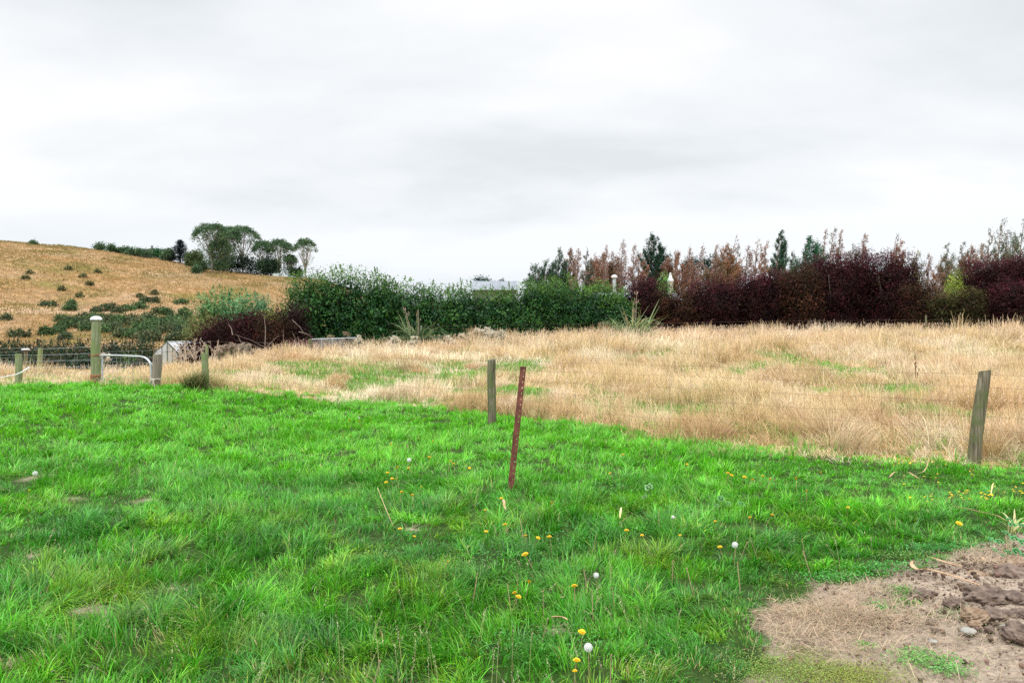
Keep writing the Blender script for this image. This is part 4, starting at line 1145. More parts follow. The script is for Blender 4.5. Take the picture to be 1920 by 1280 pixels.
def post(name, label, base, top, r, mat, group=None, sides=22, cant=(0, 0)):
    """round wooden post from base to top (world points), tapering slightly, with a sawn top"""
    b = Vector(base); t = Vector(top) - b; H = t.z
    bm_ = MB(); rows = 16; vs = []; fs = []
    dirn = t.normalized(); seed = rng.integers(1000)
    for i in range(rows):
        f = i / (rows - 1); z = -0.35 + (H + .35) * f
        cx, cy = t.x * max(0, z / H), t.y * max(0, z / H)
        cx += .012 * math.sin(f * 5 + seed); rr = r * (1.06 - .10 * f)
        if i == rows - 1: rr *= .95
        for k in range(sides):
            a = 6.2832 * k / sides
            q = rr * (1 + .05 * (vnoise(a * 1.6, f * 3, 1, seed) - .5) + .03 * (vnoise(a * 7, f * 9, 1, seed + 3) - .5))
            vs.append((cx + q * math.cos(a), cy + q * math.sin(a), z + (cant[0] * math.cos(a) + cant[1] * math.sin(a)) * r * (f > .99)))
    for i in range(rows - 1):
        for k in range(sides):
            k2 = (k + 1) % sides; fs.append((i * sides + k, i * sides + k2, (i + 1) * sides + k2, (i + 1) * sides + k))
    bm_.add(vs, fs, True)
    bm_.add(vs[-sides:], [tuple(range(sides))])
    o = bm_.build(name, mat, loc=b)
    return tag(o, label, 'post', group)


def post_px(label, px, base_py, top_px, top_py, D, wpx, mat, group='round wooden fence posts', hidden=False, **k):
    x, y, z = at_depth(px, D)
    return post('fence_post', label, (x, y, z), P(top_px, top_py, D), wpx / 1440 * D / 2, mat, group, **k), Vector((x, y, z))


post_px('weathered round wooden post in the middle, behind the rusty stake', 921, 798, 923, 674, 13.0, 16, W_GREY, cant=(.15, .1))
post_px('weathered round wooden post leaning at the right of the paddock edge', 1829, 870, 1845, 695, 9.2, 22, W_GREY, cant=(.1, -.15))
tall, tb = post_px('tall green stained strainer post with a white cap at the gate', 179, 722, 181, 599, 18.0, 16.5, W_GREEN)
post_px('thick brown grey gate post carrying the end of the pipe gate', 291, 737, 295, 664, 17.1, 17.5, W_BROWN)
post_px('pale green post beside the dark grass tussock', 384, 742, 384, 662, 16.6, 12.5, W_GREEN)
post_px('short leaning post at the far left, tied with a white pipe', 33, 728, 35, 663, 17.4, 12, W_GREEN)
post_px('thin post standing farther back behind the short left one', 73, 690, 75, 653, 24, 8.5, W_GREEN)
bc, bcb = post_px('thin post with a pale flat cap, farther back at the left', 47, 686, 48, 656, 25.5, 7, W_GREY)
post_px('thin post whose tip shows behind the post by the tussock', 387, 690, 387, 647, 23, 6, W_GREEN)
for px, D, tp, w, lab in [(536, 36, 640, 6, 'short post in front of the brush heap'), (968, 43, 620, 4.5, 'thin far post before the dark hedge, left of the flax with stalks'), (1333, 43, 609, 5, 'thin far post before the purple hedge, left of centre'),
                          (1736, 42, 591, 3.4, 'pale thin far post standing tallest before the purple hedge'), (1789, 44, 600, 3, 'thin far post right of the tallest pale one'), (1545, 43, 605, 4, 'thin far post among seed heads before the purple hedge'),
                          (1413, 43, 606, 3, 'slim batten in the far fence before the dark hedge'), (1170, 43, 622, 4, 'thin far post hidden by the flax at the hedge corner'), (780, 42, 634, 6, 'short grey post at the foot of the left flax clump')]:
    x, y, z = at_depth(px, D); post('far_fence_post', lab, (x, y, z), P(px, tp, D), w / 1440 * D / 2, W_GREY, 'posts of the far fence', sides=10)

# white cap folded over the strainer post
m = MB(); cpos = P(180.5, 597, 18.0); nn = 24; vs = [(0, 0, .055)]; R0 = .125
for j, (rr, zz) in enumerate([(.45, .048), (.8, .025), (1.0, -.01), (1.0, -.03)]):
    for k in range(nn):
        a = 6.2832 * k / nn; q = R0 * rr * (1 + (.06 if k % 3 == 0 else 0) * rr); vs.append((q * math.cos(a), q * math.sin(a), zz + (.006 if k % 3 == 0 else 0)))
fs = [(0, 1 + k, 1 + (k + 1) % nn) for k in range(nn)] + [(1 + j * nn + k, 1 + (j + 1) * nn + k, 1 + (j + 1) * nn + (k + 1) % nn, 1 + j * nn + (k + 1) % nn) for j in range(3) for k in range(nn)]
fs.append(tuple(1 + 3 * nn + k for k in range(nn)))
m.add(vs, fs, True); o = m.build('post_cap', M_WHITE, loc=cpos); tag(o, 'white ridged metal cap on the tall strainer post', 'post cap')
m = MB(); vs = []
for rr, zz in ((.02, .03), (.09, .025), (.13, .0), (.12, -.012)):
    for k in range(14): a = 6.2832 * k / 14; vs.append((rr * math.cos(a), rr * math.sin(a), zz))
m.add(vs, [(j * 14 + k, (j + 1) * 14 + k, (j + 1) * 14 + (k + 1) % 14, j * 14 + (k + 1) % 14) for j in range(3) for k in range(14)] + [tuple(range(14))[::-1], tuple(42 + k for k in range(14))], True)
o = m.build('post_cap', M_WHITE, loc=P(48, 655, 25.5)); tag(o, 'pale flat cap on the thin farther post at the left', 'post cap')


def loops(name, label, cat, centre, r, mat, rad, rows, tails=()):
    m = MB()
    for dz, tilt in rows:
        m.tube([(r * math.cos(a), r * math.sin(a), dz + tilt * math.cos(a) + .006 * math.sin(5 * a)) for a in np.linspace(0, 6.2832, 26)], rad, 6, cap=False)
    for pts in tails: m.tube(pts, rad, 6)
    o = m.build(name, mat, loc=centre); return tag(o, label, cat)


tx, ty = tb.x, tb.y
loops('wire_tie', 'rusty orange wire looped low on the tall strainer post', 'wire', P(180, 704, 18.0), .115, M_RUST, .009, [(0, .01), (.015, -.01), (-.03, .05)], [[(-.11, -.05, 0), (-.07, -.13, -.06), (0, -.13, -.13), (.0, -.12, -.2)], [(.11, -.05, 0), (.08, -.13, -.05), (.01, -.13, -.13)], [(.11, -.05, .01), (.16, -.08, .015)]])
loops('wire_tie', 'thin rusty wire wrapped round the tall post at gate height', 'wire', P(180, 666, 18.0), .112, M_RUST, .006, [(0, .0), (.012, .015)], [[(-.11, -.03, 0), (-.16, -.05, .0)]])
loops('baling_twine', 'pale twine knotted round the brown gate post', 'twine', P(292, 711, 17.1), .118, M_TWINE, .008, [(0, .02), (.015, -.015)], [[(-.03, -.12, 0), (.02, -.15, -.04), (.05, -.14, -.16), (.06, -.13, -.27)], [(-.03, -.12, 0), (.0, -.15, .015), (.05, -.15, -.03), (0, -.13, -.03)], [(-.03, -.12, 0), (-.07, -.14, -.05), (-.09, -.13, -.02)], [(0, -.13, -.02), (.0, -.15, -.12), (.09, -.15, -.22)]])
# white pipe tied to the short left post
m = MB(); m.tube([P(-20, 712, 17.2), P(10, 706, 17.15), P(30, 702, 17.15), P(42, 697, 17.15), P(50, 692, 17.2), P(55, 688, 17.25)], [.010, .010, .012, .016, .017, .016], 8)
tag(m.build('white_pipe', M_WHITE), 'curved white plastic pipe lying across the short left post', 'pipe')

# pipe gate
g0, g1 = P(188, 666, 17.9), P(284, 690, 17.15)
root = empty('pipe_gate', (g0.x, g0.y, gz(g0.x, g0.y))); tag(root, 'galvanised pipe gate with rounded top corner between the tall post and the brown gate post', 'gate')
L0 = Vector(root.location)
pr = .021; path = [P(188, 666.0, 17.9), P(220, 666, 17.65), P(262, 668, 17.3), P(270, 669.5, 17.25), P(276, 673, 17.2), P(281, 679, 17.16), P(283.4, 688, 17.14), P(284, 712, 17.14), P(284, 742, 17.14)]
bl, br = P(188, 742, 17.9), P(284, 744, 17.14)
m = MB(); m.tube([p - L0 for p in path], pr, 10); m.tube([P(192, 667, 17.87) - L0, P(192, 742, 17.87) - L0], pr * .9, 10); m.tube([P(192, 740, 17.87) - L0, P(284, 742, 17.14) - L0], pr * .9, 10)
m.build('frame', M_GALV, root)
m = MB()
for k in range(7): m.tube([P(192, 678 + k * 9.5, 17.87) - L0, P(284, 680 + k * 9.5, 17.14) - L0], .0018, 4, cap=False)
for k in range(12): u = (k + .5) / 12; m.tube([P(192 + 92 * u, 667, 17.87 - .73 * u) - L0, P(192 + 92 * u, 740, 17.87 - .73 * u) - L0], .0018, 4, cap=False)
m.build('wire_mesh', M_GALV, root)
m = MB(); m.box(P(287.5, 681.5, 17.1) - L0, (.06, .05, .045)); m.tube([P(284, 679.4, 17.12) - L0, P(284, 683.6, 17.12) - L0], .028, 10); m.build('hinge', M_GALV, root)


def netting(name, label, pts, hts, step, mat=M_WIRE, rad=.0016, stay=True):
    """wire netting through the given (x, y) points: level wires and upright stays"""
    o0 = Vector((pts[0][0], pts[0][1], gz(*pts[0]))); m = MB()
    P_ = []
    for (x1, y1), (x2, y2) in zip(pts, pts[1:]):
        L = math.hypot(x2 - x1, y2 - y1); k = max(2, int(L / step))
        for i in range(k): P_.append((x1 + (x2 - x1) * i / k, y1 + (y2 - y1) * i / k))
    P_.append(pts[-1])
    zs = np.array([gz(*p) for p in P_]); zs = np.convolve(np.pad(zs, 6, mode='edge'), np.ones(13) / 13, 'valid')
    for h in hts:
        m.tube([Vector((p[0], p[1], z + h + .006 * math.sin(i * 1.3 + h * 9))) - o0 for i, (p, z) in enumerate(zip(P_, zs))], rad, 4, cap=False)
    if stay:
        for p, z in zip(P_[1:-1], zs[1:-1]):
            dx = rng.normal(0, .012)
            m.tube([Vector((p[0], p[1], z + hts[0])) - o0, Vector((p[0] + dx, p[1], z + (hts[0] + hts[-2]) / 2)) - o0, Vector((p[0] + dx * .3, p[1], z + hts[-2])) - o0], rad * .8, 4, cap=False)
    o = m.build(name, mat, loc=o0); return tag(o, label, 'fence')


off = .09
netting('wire_fence', 'rusty wire netting strung past the right post, middle post and tussock post', [(14, 3.8), (5.55, 9.3), (-.34, 13.1), (-6.65, 16.7)], [.08, .18, .29, .42, .57, .75, .93, 1.08], .31)
netting('wire_fence', 'wire netting left of the tall post, running across the short left post', [(-9.8, 18.0), (-11.05, 17.45), (-16, 17.8)], [.1, .25, .4, .55, .7, .85], .3, M_GALV)
netting('wire_fence', 'wire netting on the thin posts behind, seen against the valley bushes', [(at_depth(-30, 25)[0], 25), (at_depth(47, 25.5)[0], 25.6), (at_depth(74, 24)[0], 24.1), (at_depth(170, 24)[0], 24), (at_depth(387, 23)[0], 23.1)], [.15, .35, .55, .75, .95], .45, M_GALV)
netting('wire_fence', 'thin dark wires of the far fence before the purple hedge', [(at_depth(p, d)[0], d) for p, d in ((780, 42.1), (968, 43.1), (1170, 43.1), (1333, 43.1), (1545, 43.1), (1736, 42.1), (1789, 44.1), (1990, 44.2))], [.4, .7, 1.0, 1.2], 3.0, M_WIRE, .0022, False)

# small meshed metal gate in front of the hedge
x, y, z = at_depth(582, 37); root = empty('mesh_gate', (x, y, z)); tag(root, 'low galvanised mesh gate in the weeds in front of the hedge', 'gate'); L0 = Vector((x, y, z))
A = [P(px, py, 37 + (px - 582) * .012) for px, py in ((582, 636), (603, 635), (623, 634.5), (642, 634), (668, 633))]
m = MB(); m.tube([a - L0 for a in A], .022, 6)
for a in A[:4]: m.tube([a - L0, (a.x - x, a.y - y, gz(a.x, a.y) - z)], .022, 6)
m.build('frame', M_GALV, root)
m = MB()
for i in range(40):
    u = i / 39 * .74; a = A[0] * (1 - u) + A[4] * u; m.tube([a - L0, a - L0 + Vector((.5, .01, -.9))], .0035, 3, cap=False); m.tube([a - L0 + Vector((.5, 0, 0)), a - L0 + Vector((0, 0, -.9))], .0035, 3, cap=False)
m.build('wire_mesh', M_GALV, root)
post('far_fence_post', 'stubby grey post at the left end of the low mesh gate', at_depth(581, 37), P(581, 635, 37), .09, W_GREY, 'posts of the far fence', sides=10)
post('far_fence_post', 'stubby post at the right end of the low mesh gate', at_depth(661, 38), P(661, 633, 38), .07, W_GREY, 'posts of the far fence', sides=10)


# rusty steel stake with its row of holes
def stake():
    b = G(957, 916); t = P(981, 687, b.y + .02)
    root = empty('steel_stake', b); tag(root, 'leaning rusty maroon steel stake with a row of small holes, standing alone in the lawn', 'stake')
    ax = (t - b); H = ax.length; ax.normalize()
    rt = Vector((1, .25, 0)); rt = (rt - ax * rt.dot(ax)).normalized(); fw = ax.cross(rt) * -1
    if fw.y > 0: fw = -fw
    m, n, l = new_mat('rusty_painted_steel')
    out = N(n, 'ShaderNodeOutputMaterial'); pb = N(n, 'ShaderNodeBsdfPrincipled'); pb.inputs['Roughness'].default_value = .75
    tc = N(n, 'ShaderNodeTexCoord'); t1 = N(n, 'ShaderNodeTexNoise'); t1.inputs['Scale'].default_value = 14; t1.inputs['Detail'].default_value = 8; l.new(tc.outputs['Object'], t1.inputs['Vector'])
    r = N(n, 'ShaderNodeValToRGB'); e = r.color_ramp.elements; e[0].position = .3; e[1].position = .7; e[0].color = (.085, .018, .016, 1); e[1].color = (.26, .085, .06, 1); l.new(t1.outputs['Fac'], r.inputs[0])
    t2 = N(n, 'ShaderNodeTexNoise'); t2.inputs['Scale'].default_value = 90; t2.inputs['Detail'].default_value = 3; l.new(tc.outputs['Object'], t2.inputs['Vector'])
    r2 = N(n, 'ShaderNodeValToRGB'); r2.color_ramp.elements[0].position = .68; r2.color_ramp.elements[1].position = .72; l.new(t2.outputs['Fac'], r2.inputs[0])
    mx = N(n, 'ShaderNodeMixRGB'); mx.inputs['Color2'].default_value = (.55, .45, .42, 1); l.new(r2.outputs[0], mx.inputs['Fac']); l.new(r.outputs[0], mx.inputs['Color1'])
    l.new(mx.outputs[0], pb.inputs['Base Color']); bp = N(n, 'ShaderNodeBump'); bp.inputs['Strength'].default_value = .5; bp.inputs['Distance'].default_value = .003; l.new(t2.outputs['Fac'], bp.inputs['Height']); l.new(bp.outputs[0], pb.inputs['Normal']); l.new(pb.outputs[0], out.inputs[0])

    def slab(mb, u0, u1, v0, v1, s0, s1):      # u across, v through, s along
        c = []
        for s_ in (s0, s1):
            for (u, v) in ((u0, v0), (u1, v0), (u1, v1), (u0, v1)): c.append(ax * s_ + rt * u + fw * v)
        mb.add(c, [(0, 3, 2, 1), (4, 5, 6, 7), (0, 1, 5, 4), (1, 2, 6, 5), (2, 3, 7, 6), (3, 0, 4, 7)])
    a = MB(); hw = .031
    # flange with square holes along its middle line
    slab(a, -hw, .006, 0, .006, -.3, H); slab(a, .016, hw, 0, .006, -.3, H)
    s_ = -.3; k = 0
    for c in np.arange(.10, H - .03, .058):
        slab(a, .006, .016, 0.0004, .0056, s_, c); s_ = c + .016
    slab(a, .006, .016, 0.0004, .0056, s_, H)
    a.build('flange', m, root)
    b_ = MB(); slab(b_, -.012, -.006, -.032, -.0002, -.3, H - .01)
    b_.build('rib', m, root)


stake()

# ------------------------------------------------------------------ greenhouse, shed, house
M_GLASS, n_, l_ = new_mat('greenhouse_panel')
_o = N(n_, 'ShaderNodeOutputMaterial'); _p = N(n_, 'ShaderNodeBsdfPrincipled'); _p.inputs['Base Color'].default_value = (.86, .92, .93, 1); _p.inputs['Roughness'].default_value = .25
_t = N(n_, 'ShaderNodeBsdfTransparent'); _m = N(n_, 'ShaderNodeMixShader')
_n = N(n_, 'ShaderNodeTexNoise'); _n.inputs['Scale'].default_value = 3; _c = N(n_, 'ShaderNodeTexCoord'); l_.new(_c.outputs['Object'], _n.inputs['Vector'])
_r = N(n_, 'ShaderNodeMapRange'); _r.inputs['To Min'].default_value = .15; _r.inputs['To Max'].default_value = .6; l_.new(_n.outputs['Fac'], _r.inputs['Value'])
l_.new(_r.outputs[0], _m.inputs[0]); l_.new(_p.outputs[0], _m.inputs[1]); l_.new(_t.outputs[0], _m.inputs[2]); l_.new(_m.outputs[0], _o.inputs[0])
M_GREENFRAME = noise_mat('dark_green_frame', (.03, .07, .05), (.06, .12, .09), 5, .5, 0)
M_ROOFPANEL = noise_mat('pale_roof_panel', (.68, .74, .80), (.82, .86, .90), 3, .4, 0)


def greenhouse():
    D = 46.5; ap = P(313, 641, D); el = P(289.5, 660, D - .4); er = P(333.5, 662, D + .5)
    zb = gz(ap.x, ap.y) - .25; back = Vector((1.0, 2.4, 0))
    root = empty('greenhouse', (ap.x, ap.y, zb)); tag(root, 'small gabled greenhouse with white roof panes behind the gate posts', 'greenhouse'); o = Vector(root.location)
    ap_, el_, er_ = ap - o, el - o, er - o; bl_ = Vector((el_.x, el_.y, 0)); br_ = Vector((er_.x, er_.y, 0))
    f = MB()

    def bar(a, b, r=.022): f.tube([a, b], r, 4)
    for sh in (Vector((0, 0, 0)), back):
        bar(ap_ + sh, el_ + sh); bar(ap_ + sh, er_ + sh); bar(el_ + sh, er_ + sh, .018); bar(el_ + sh, bl_ + sh); bar(er_ + sh, br_ + sh); bar(bl_ + sh, br_ + sh)
        for u in (.33, .56, .78):
            q = el_ * (1 - u) + er_ * u; tp = el_ * (1 - u / .55) + ap_ * (u / .55) if u < .55 else ap_ * (1 - (u - .55) / .45) + er_ * ((u - .55) / .45)
            bar(tp + sh, Vector((q.x, q.y, 0)) + sh)
    for a in (ap_, el_, er_): bar(a, a + back)
    for u in (.25, .5, .75):
        for a in (el_, er_): bar(ap_ + back * u, a + back * u); bar(a + back * u, Vector((a.x, a.y, 0)) + back * u)
    f.build('frame', M_GREENFRAME, root)
    g = MB(); c_ = Vector((0, .006, 0))
    g.add([el_ + c_, bl_ + c_, br_ + c_, er_ + c_, ap_ + c_], [(0, 1, 2, 3, 4)]); g.add([el_ + back, bl_ + back, br_ + back, er_ + back, ap_ + back], [(0, 1, 2, 3, 4)])
    g.add([el_, el_ + back, bl_ + back, bl_], [(0, 1, 2, 3)]); g.add([er_, er_ + back, br_ + back, br_], [(0, 1, 2, 3)])
    g.build('wall_panes', M_GLASS, root)
    e = Vector((0, 0, .03)); r1 = MB()
    for a in (el_, er_):
        q = (a - ap_) * 1.06
        for k in range(4):
            b0, b1 = back * (k / 4 + .012), back * ((k + 1) / 4 - .012)
            if k == 2 and a is er_: continue            # the open vent shows here
            r1.add([ap_ + b0 + e, ap_ + q + b0 + e, ap_ + q + b1 + e, ap_ + b1 + e, ap_ + b0 + e * 1.5, ap_ + q + b0 + e * 1.5, ap_ + q + b1 + e * 1.5, ap_ + b1 + e * 1.5],
                   [(0, 3, 2, 1), (4, 5, 6, 7), (0, 1, 5, 4), (1, 2, 6, 5), (2, 3, 7, 6), (3, 0, 4, 7)])
    q = (er_ - ap_) * .6 + Vector((.1, 0, .22)); b0, b1 = back * .5, back * .74
    r1.add([ap_ + b0 + e, ap_ + q + b0 + e, ap_ + q + b1 + e, ap_ + b1 + e], [(0, 1, 2, 3)])
    r1.build('roof', M_ROOFPANEL, root)


greenhouse()


def corrugated(mb, a, b, c, d, n=60, amp=.03):
    """sheet a-b (ridge) to d-c (eave), ribs running down the slope"""
    a, b, c, d = map(Vector, (a, b, c, d)); nr = (b - a).cross(d - a).normalized(); vs = []
    if nr.z < 0: nr = -nr
    for i in range(n + 1):
        u = i / n; o = nr * (amp * (i % 2)); vs += [a.lerp(b, u) + o, d.lerp(c, u) + o]
    mb.add(vs, [(2 * i, 2 * i + 2, 2 * i + 3, 2 * i + 1) for i in range(n)])


def building(name, label, px0, px1, D, ridge_py, eave_drop, depth, mroof, mwall, extras=None):
    x0, x1 = (px0 - 960) / 1440 * D, (px1 - 960) / 1440 * D; xm = (x0 + x1) / 2; z = gz(xm, D)
    root = empty(name, (xm, D, z)); tag(root, label, 'building' if name != 'house' else 'house'); hw = (x1 - x0) / 2; rz = P(px0, ridge_py, D + depth / 2).z - z; ez = rz - eave_drop
    m = MB(); pv = [(-hw + .2, .2, -.3), (hw - .2, .2, -.3), (hw - .2, depth - .2, -.3), (-hw + .2, depth - .2, -.3)]
    t_ = [(p[0], p[1], ez - .02) for p in pv]; g = [(-hw + .2, depth / 2, rz - .06), (hw - .2, depth / 2, rz - .06)]
    m.add(pv + t_ + g, [(0, 1, 5, 4), (2, 3, 7, 6), (1, 2, 6, 9, 5), (3, 0, 4, 8, 7)]); m.build('wall', mwall, root)
    m = MB(); corrugated(m, (-hw, depth / 2, rz), (hw, depth / 2, rz), (hw, -.2, ez), (-hw, -.2, ez)); corrugated(m, (-hw, depth / 2, rz), (hw, depth / 2, rz), (hw, depth + .2, ez), (-hw, depth + .2, ez))
    rf = m.build('roof', mroof, root)
    m = MB()
    for k in range(3): m.box((-hw * .6 + k * hw * .55, .17, ez - 1.3), (.9, .05, 1.0))
    m.build('window', M_DARKGLASS, root)
    return root, rf, z, xm


M_DARKGLASS = noise_mat('dark_glass', (.02, .025, .03), (.05, .06, .07), 1, .1, 0, spec=.6)
M_ROOF = noise_mat('grey_corrugated_iron', (.20, .22, .25), (.31, .33, .37), 1.2, .85, .05, stretch=(1, .2, 1))
M_WALL = noise_mat('painted_wall', (.16, .17, .17), (.24, .25, .25), 2, .8, .05)
building('shed', 'grey corrugated iron shed roof showing over the dip of the green hedge', 882, 970, 72, 527, 1.1, 8, M_ROOF, M_WALL)
r, rf, z, xm = building('house', 'house mostly hidden behind the hedge, only its steel flue and white finial showing', 1125, 1290, 64, 549, 1.4, 9, M_ROOF, M_WALL)


def on(r, p): return Vector(p) - Vector(r.location)


m = MB(); a = P(1152, 545, 64); b = P(1152, 522, 64); m.tube([on(r, a) - Vector((0, 0, 1)), on(r, b)], .15, 12); fl = m.build('flue', M_GALV, r)
m = MB(); q = on(r, b); m.tube([q + Vector((0, 0, h)) for h in (.03, .08, .22, .30)], [.17, .27, .24, .06], 14); m.build('flue_cap', M_WHITE, fl)
m = MB(); q = on(r, P(1257, 545, 64)); m.tube([q + Vector((0, 0, h)) for h in (-1, .7, .72, .95, .97, 1.25, 1.5)], [.22, .22, .26, .26, .18, .12, .05], 12); m.build('chimney_finial', M_WHITE, r)
# hilltop house and tank
r, rf, z, xm = building('house', 'low dark roofed house half hidden by the bushes on the hill crest', 232, 300, 236, 466.5, 1.2, 8, noise_mat('dark_roof', (.06, .08, .08), (.1, .12, .12), 1, .7, 0), M_WALL)
m = MB(); q = on(r, P(285, 468, 238)); m.tube([q - Vector((0, 0, .6)), q + Vector((0, 0, 1.0))], .28, 8); m.tube([q + Vector((0, 0, 1.0)), q + Vector((0, 0, 1.2))], .36, 8); m.build('chimney', M_BARK, r)
g = G(519, 516); m = MB(); m.tube([(0, 0, -.2), (0, 0, 1.0), (0, 0, 1.25), (0, 0, 1.45)], [1.5, 1.5, 1.1, .1], 20)
m2 = m.build('water_tank', noise_mat('pale_tank', (.55, .66, .60), (.65, .75, .70), 2, .5, 0), loc=g); tag(m2, 'pale round water tank under the smaller gum trees on the hill', 'tank')
for px, py, w, h, lab in [(357, 491, 10, 5, 'pale scrap of farm shed left of the gum trunks')]:
    g = G(px, py + 4); m = MB(); m.box((0, 0, .5), (1.8, 1.5, 1.0), .3); m.add([(-1, -.9, 1.0), (1, -.9, 1.0), (1, .9, 1.3), (-1, .9, 1.3), (0, -.9, 1.5), (0, .9, 1.5)], [(0, 1, 4), (2, 3, 5), (0, 4, 5, 3), (1, 2, 5, 4)])
    tag(m.build('farm_hut', M_WHITE, loc=g), lab, 'hut')

# ------------------------------------------------------------------ flax, weeds, brush heap
FLX = [(0.10, 0.16, 0.07), (0.17, 0.24, 0.11), (0.06, 0.10, 0.05)]


def flax(label, px, D, top, n, cols, Lf=1.0, stalks=(), w=.055, spreadpx=90, lean0=.55):
    x, y, z = at_depth(px, D); H = P(px, top, y).z - z
    root = empty('flax_plant', (x, y, z)); tag(root, label, 'flax plant')
    az = rng.uniform(0, 6.28, n); L = H * 1.22 * rng.uniform(.6, 1.15, n) * Lf
    lean = np.abs(rng.normal(lean0, .25, n)); bend = rng.uniform(.9, 2.3, n) * (rng.random(n) < .9) + .1
    base = np.stack([rng.normal(0, .18, n), rng.normal(0, .15, n), np.zeros(n)], 1)
    ci = rng.integers(0, len(cols), n); col = np.array(cols)[ci] * rng.uniform(.7, 1.3, (n, 1))
    v, q, c = ribbons(base, az, L, np.full(n, w) * rng.uniform(.7, 1.4, n), lean, bend, 8, col, col * .9 + np.array([.03, .02, 0]), twist=rng.normal(0, 1.1, n))
    np_mesh('leaves', v, q, M_LEAF, c, root)
    for (spx, spy) in stalks:
        t = P(spx, spy, y) - Vector((x, y, z)); m = MB()
        pts = [Vector((t.x * .2, 0, 0)), Vector((t.x * .55, 0, t.z * .5)), Vector((t.x, 0, t.z))]; m.tube(pts, [.02, .016, .008], 6)
        for k in range(9):
            u = rng.uniform(.72, 1.0); p = pts[1].lerp(pts[2], (u - .5) * 2); a = rng.uniform(0, 6.28); e = p + Vector((math.cos(a) * .12, math.sin(a) * .12, .05))
            m.tube([p, e, e + Vector((0, 0, .11))], [.005, .013, .008], 5)
        m.build('flower_stalk', M_STALK, root)
    return root


M_STALK = noise_mat('dry_flower_stalk', (.30, .20, .15), (.52, .40, .32), 20, .9, 0)
flax('large flax clump with arching strap leaves before the left half of the green hedge', 783, 40, 590, 110, FLX + [(0.22, .30, .16)], stalks=[(759, 578), (785, 581)], w=.11, lean0=.45)
flax('pale striped flax clump with tall brown flower stalks between green and purple hedge', 1190, 41, 572, 150, [(0.20, .30, .13), (.13, .22, .09), (.30, .36, .18), (.34, .33, .14)], stalks=[(1194, 549), (1187, 566), (1172, 588), (1236, 606)], w=.09, lean0=.5)
flax('small brownish flax clump left of the large one', 703, 40, 614, 50, [(0.14, .12, .05), (.10, .12, .05), (.20, .17, .08)], w=.045)
flax('sparse flax with few pale leaves in the dark under the purple hedge at the right', 1842, 45, 590, 12, [(.20, .30, .22), (.12, .18, .12)], w=.08, lean0=.7)
flax('dark green spiky clump at the left edge behind the wire', 16, 30, 664, 80, [(0.05, .13, .06), (.07, .17, .07), (.04, .10, .05)], w=.05)
flax('green spiky clump between the thin capless post and the tall post', 98, 31, 668, 50, [(0.08, .14, .06), (.10, .17, .07)], w=.04)


def weed(label, px, D, top, w, nst, headcol, leafcol, headsize=.05, nheads=6, group='pale flowering weeds along the hedge foot', cat='weed', name='flowering_weed'):
    x, y, z = at_depth(px, D); H = P(px, top, y).z - z; R = w / 1440 * y / 2
    root = empty(name, (x, y, z)); tag(root, label, cat, group); m = MB(); ps = []; tips = []
    for k in range(nst):
        a = rng.uniform(0, 6.28); q = R * math.sqrt(rng.random()); h = H * (1 - .45 * (q / R) ** 2) * rng.uniform(.8, 1.05)
        e = Vector((q * math.cos(a), q * math.sin(a), h)); m.tube([Vector((e.x * .4, e.y * .4, -.05)), Vector((e.x * .8, e.y * .8, h * .6)), e], [.008, .006, .003], 4, cap=False)
        for j in range(nheads):
            t = e + Vector((rng.normal(0, .06), rng.normal(0, .06), rng.uniform(-.08, .05))); m.tube([e - Vector((0, 0, .12)), t], .0025, 3, cap=False); tips.append(t)
        kk = 26; u = rng.uniform(0.0, .92, kk); ps.append(np.stack([e.x * (.4 + .6 * u) + rng.normal(0, .05, kk), e.y * (.4 + .6 * u) + rng.normal(0, .05, kk), h * u], 1))
    m.build('stems', M_TWIG, root)
    p = np.concatenate(ps); n = len(p)
    v, q, c = leaves(p, unit(n), rng.normal(size=(n, 3)) + np.array([0, 0, .8]), .12 * rng.uniform(.6, 1.4, n), .035 * rng.uniform(.7, 1.3, n), jitter(leafcol, n, .4)); np_mesh('leaves', v, q, M_LEAFD, c, root)
    t = np.array([list(a) for a in tips]); kk = 12; ix = np.repeat(np.arange(len(t)), kk); n = len(ix)
    v, q, c = leaves(t[ix] + rng.normal(size=(n, 3)) * headsize * np.array([.6, .6, .35]), unit(n), unit(n), np.full(n, headsize * .9), np.full(n, headsize * .7), jitter(headcol, n, .2)); np_mesh('flower_heads', v, q, M_DRY, c, root)['kind'] = 'stuff'


WH = (.72, .66, .54); LG = (.10, .13, .06)
weed('large clump of cream flower heads before the hedge, left of the far grey post', 905, 40.5, 611, 56, 42, WH, LG)
weed('cream headed weed left of the large white clump', 869, 40.5, 622, 24, 12, WH, LG)
weed('cream headed weed drooping right of the large white clump', 938, 40.5, 618, 26, 14, (.6, .55, .44), LG)
weed('low cream headed weed by the big flax clump, right of it', 842, 38.5, 630, 22, 10, WH, LG)
weed('low white tufts at the left foot of the big flax clump', 738, 37.5, 628, 24, 12, WH, LG)
weed('white tufts in front of the big flax clump', 776, 37.5, 628, 24, 10, WH, LG)
weed('white tufts right of the low mesh gate', 672, 37, 626, 18, 8, WH, LG)
weed('brownish seeding weed above the low mesh gate', 648, 38, 624, 30, 16, (.35, .27, .18), LG)
weed('brown headed weed behind the left part of the low mesh gate', 615, 38.5, 627, 24, 12, (.38, .30, .20), (.12, .12, .05))
weed('grey green weed bush with pinkish seed heads right of the post by the tussock', 425, 30, 640, 40, 30, (.42, .33, .26), (.13, .15, .07), .045)
weed('grey fluffy weed before the reddest purple bush', 457, 31, 642, 36, 26, (.46, .38, .30), (.14, .15, .08), .045)
weed('cream seeding weed right beside the tall strainer post', 196, 26, 641, 10, 4, WH, (.2, .2, .1), .05)
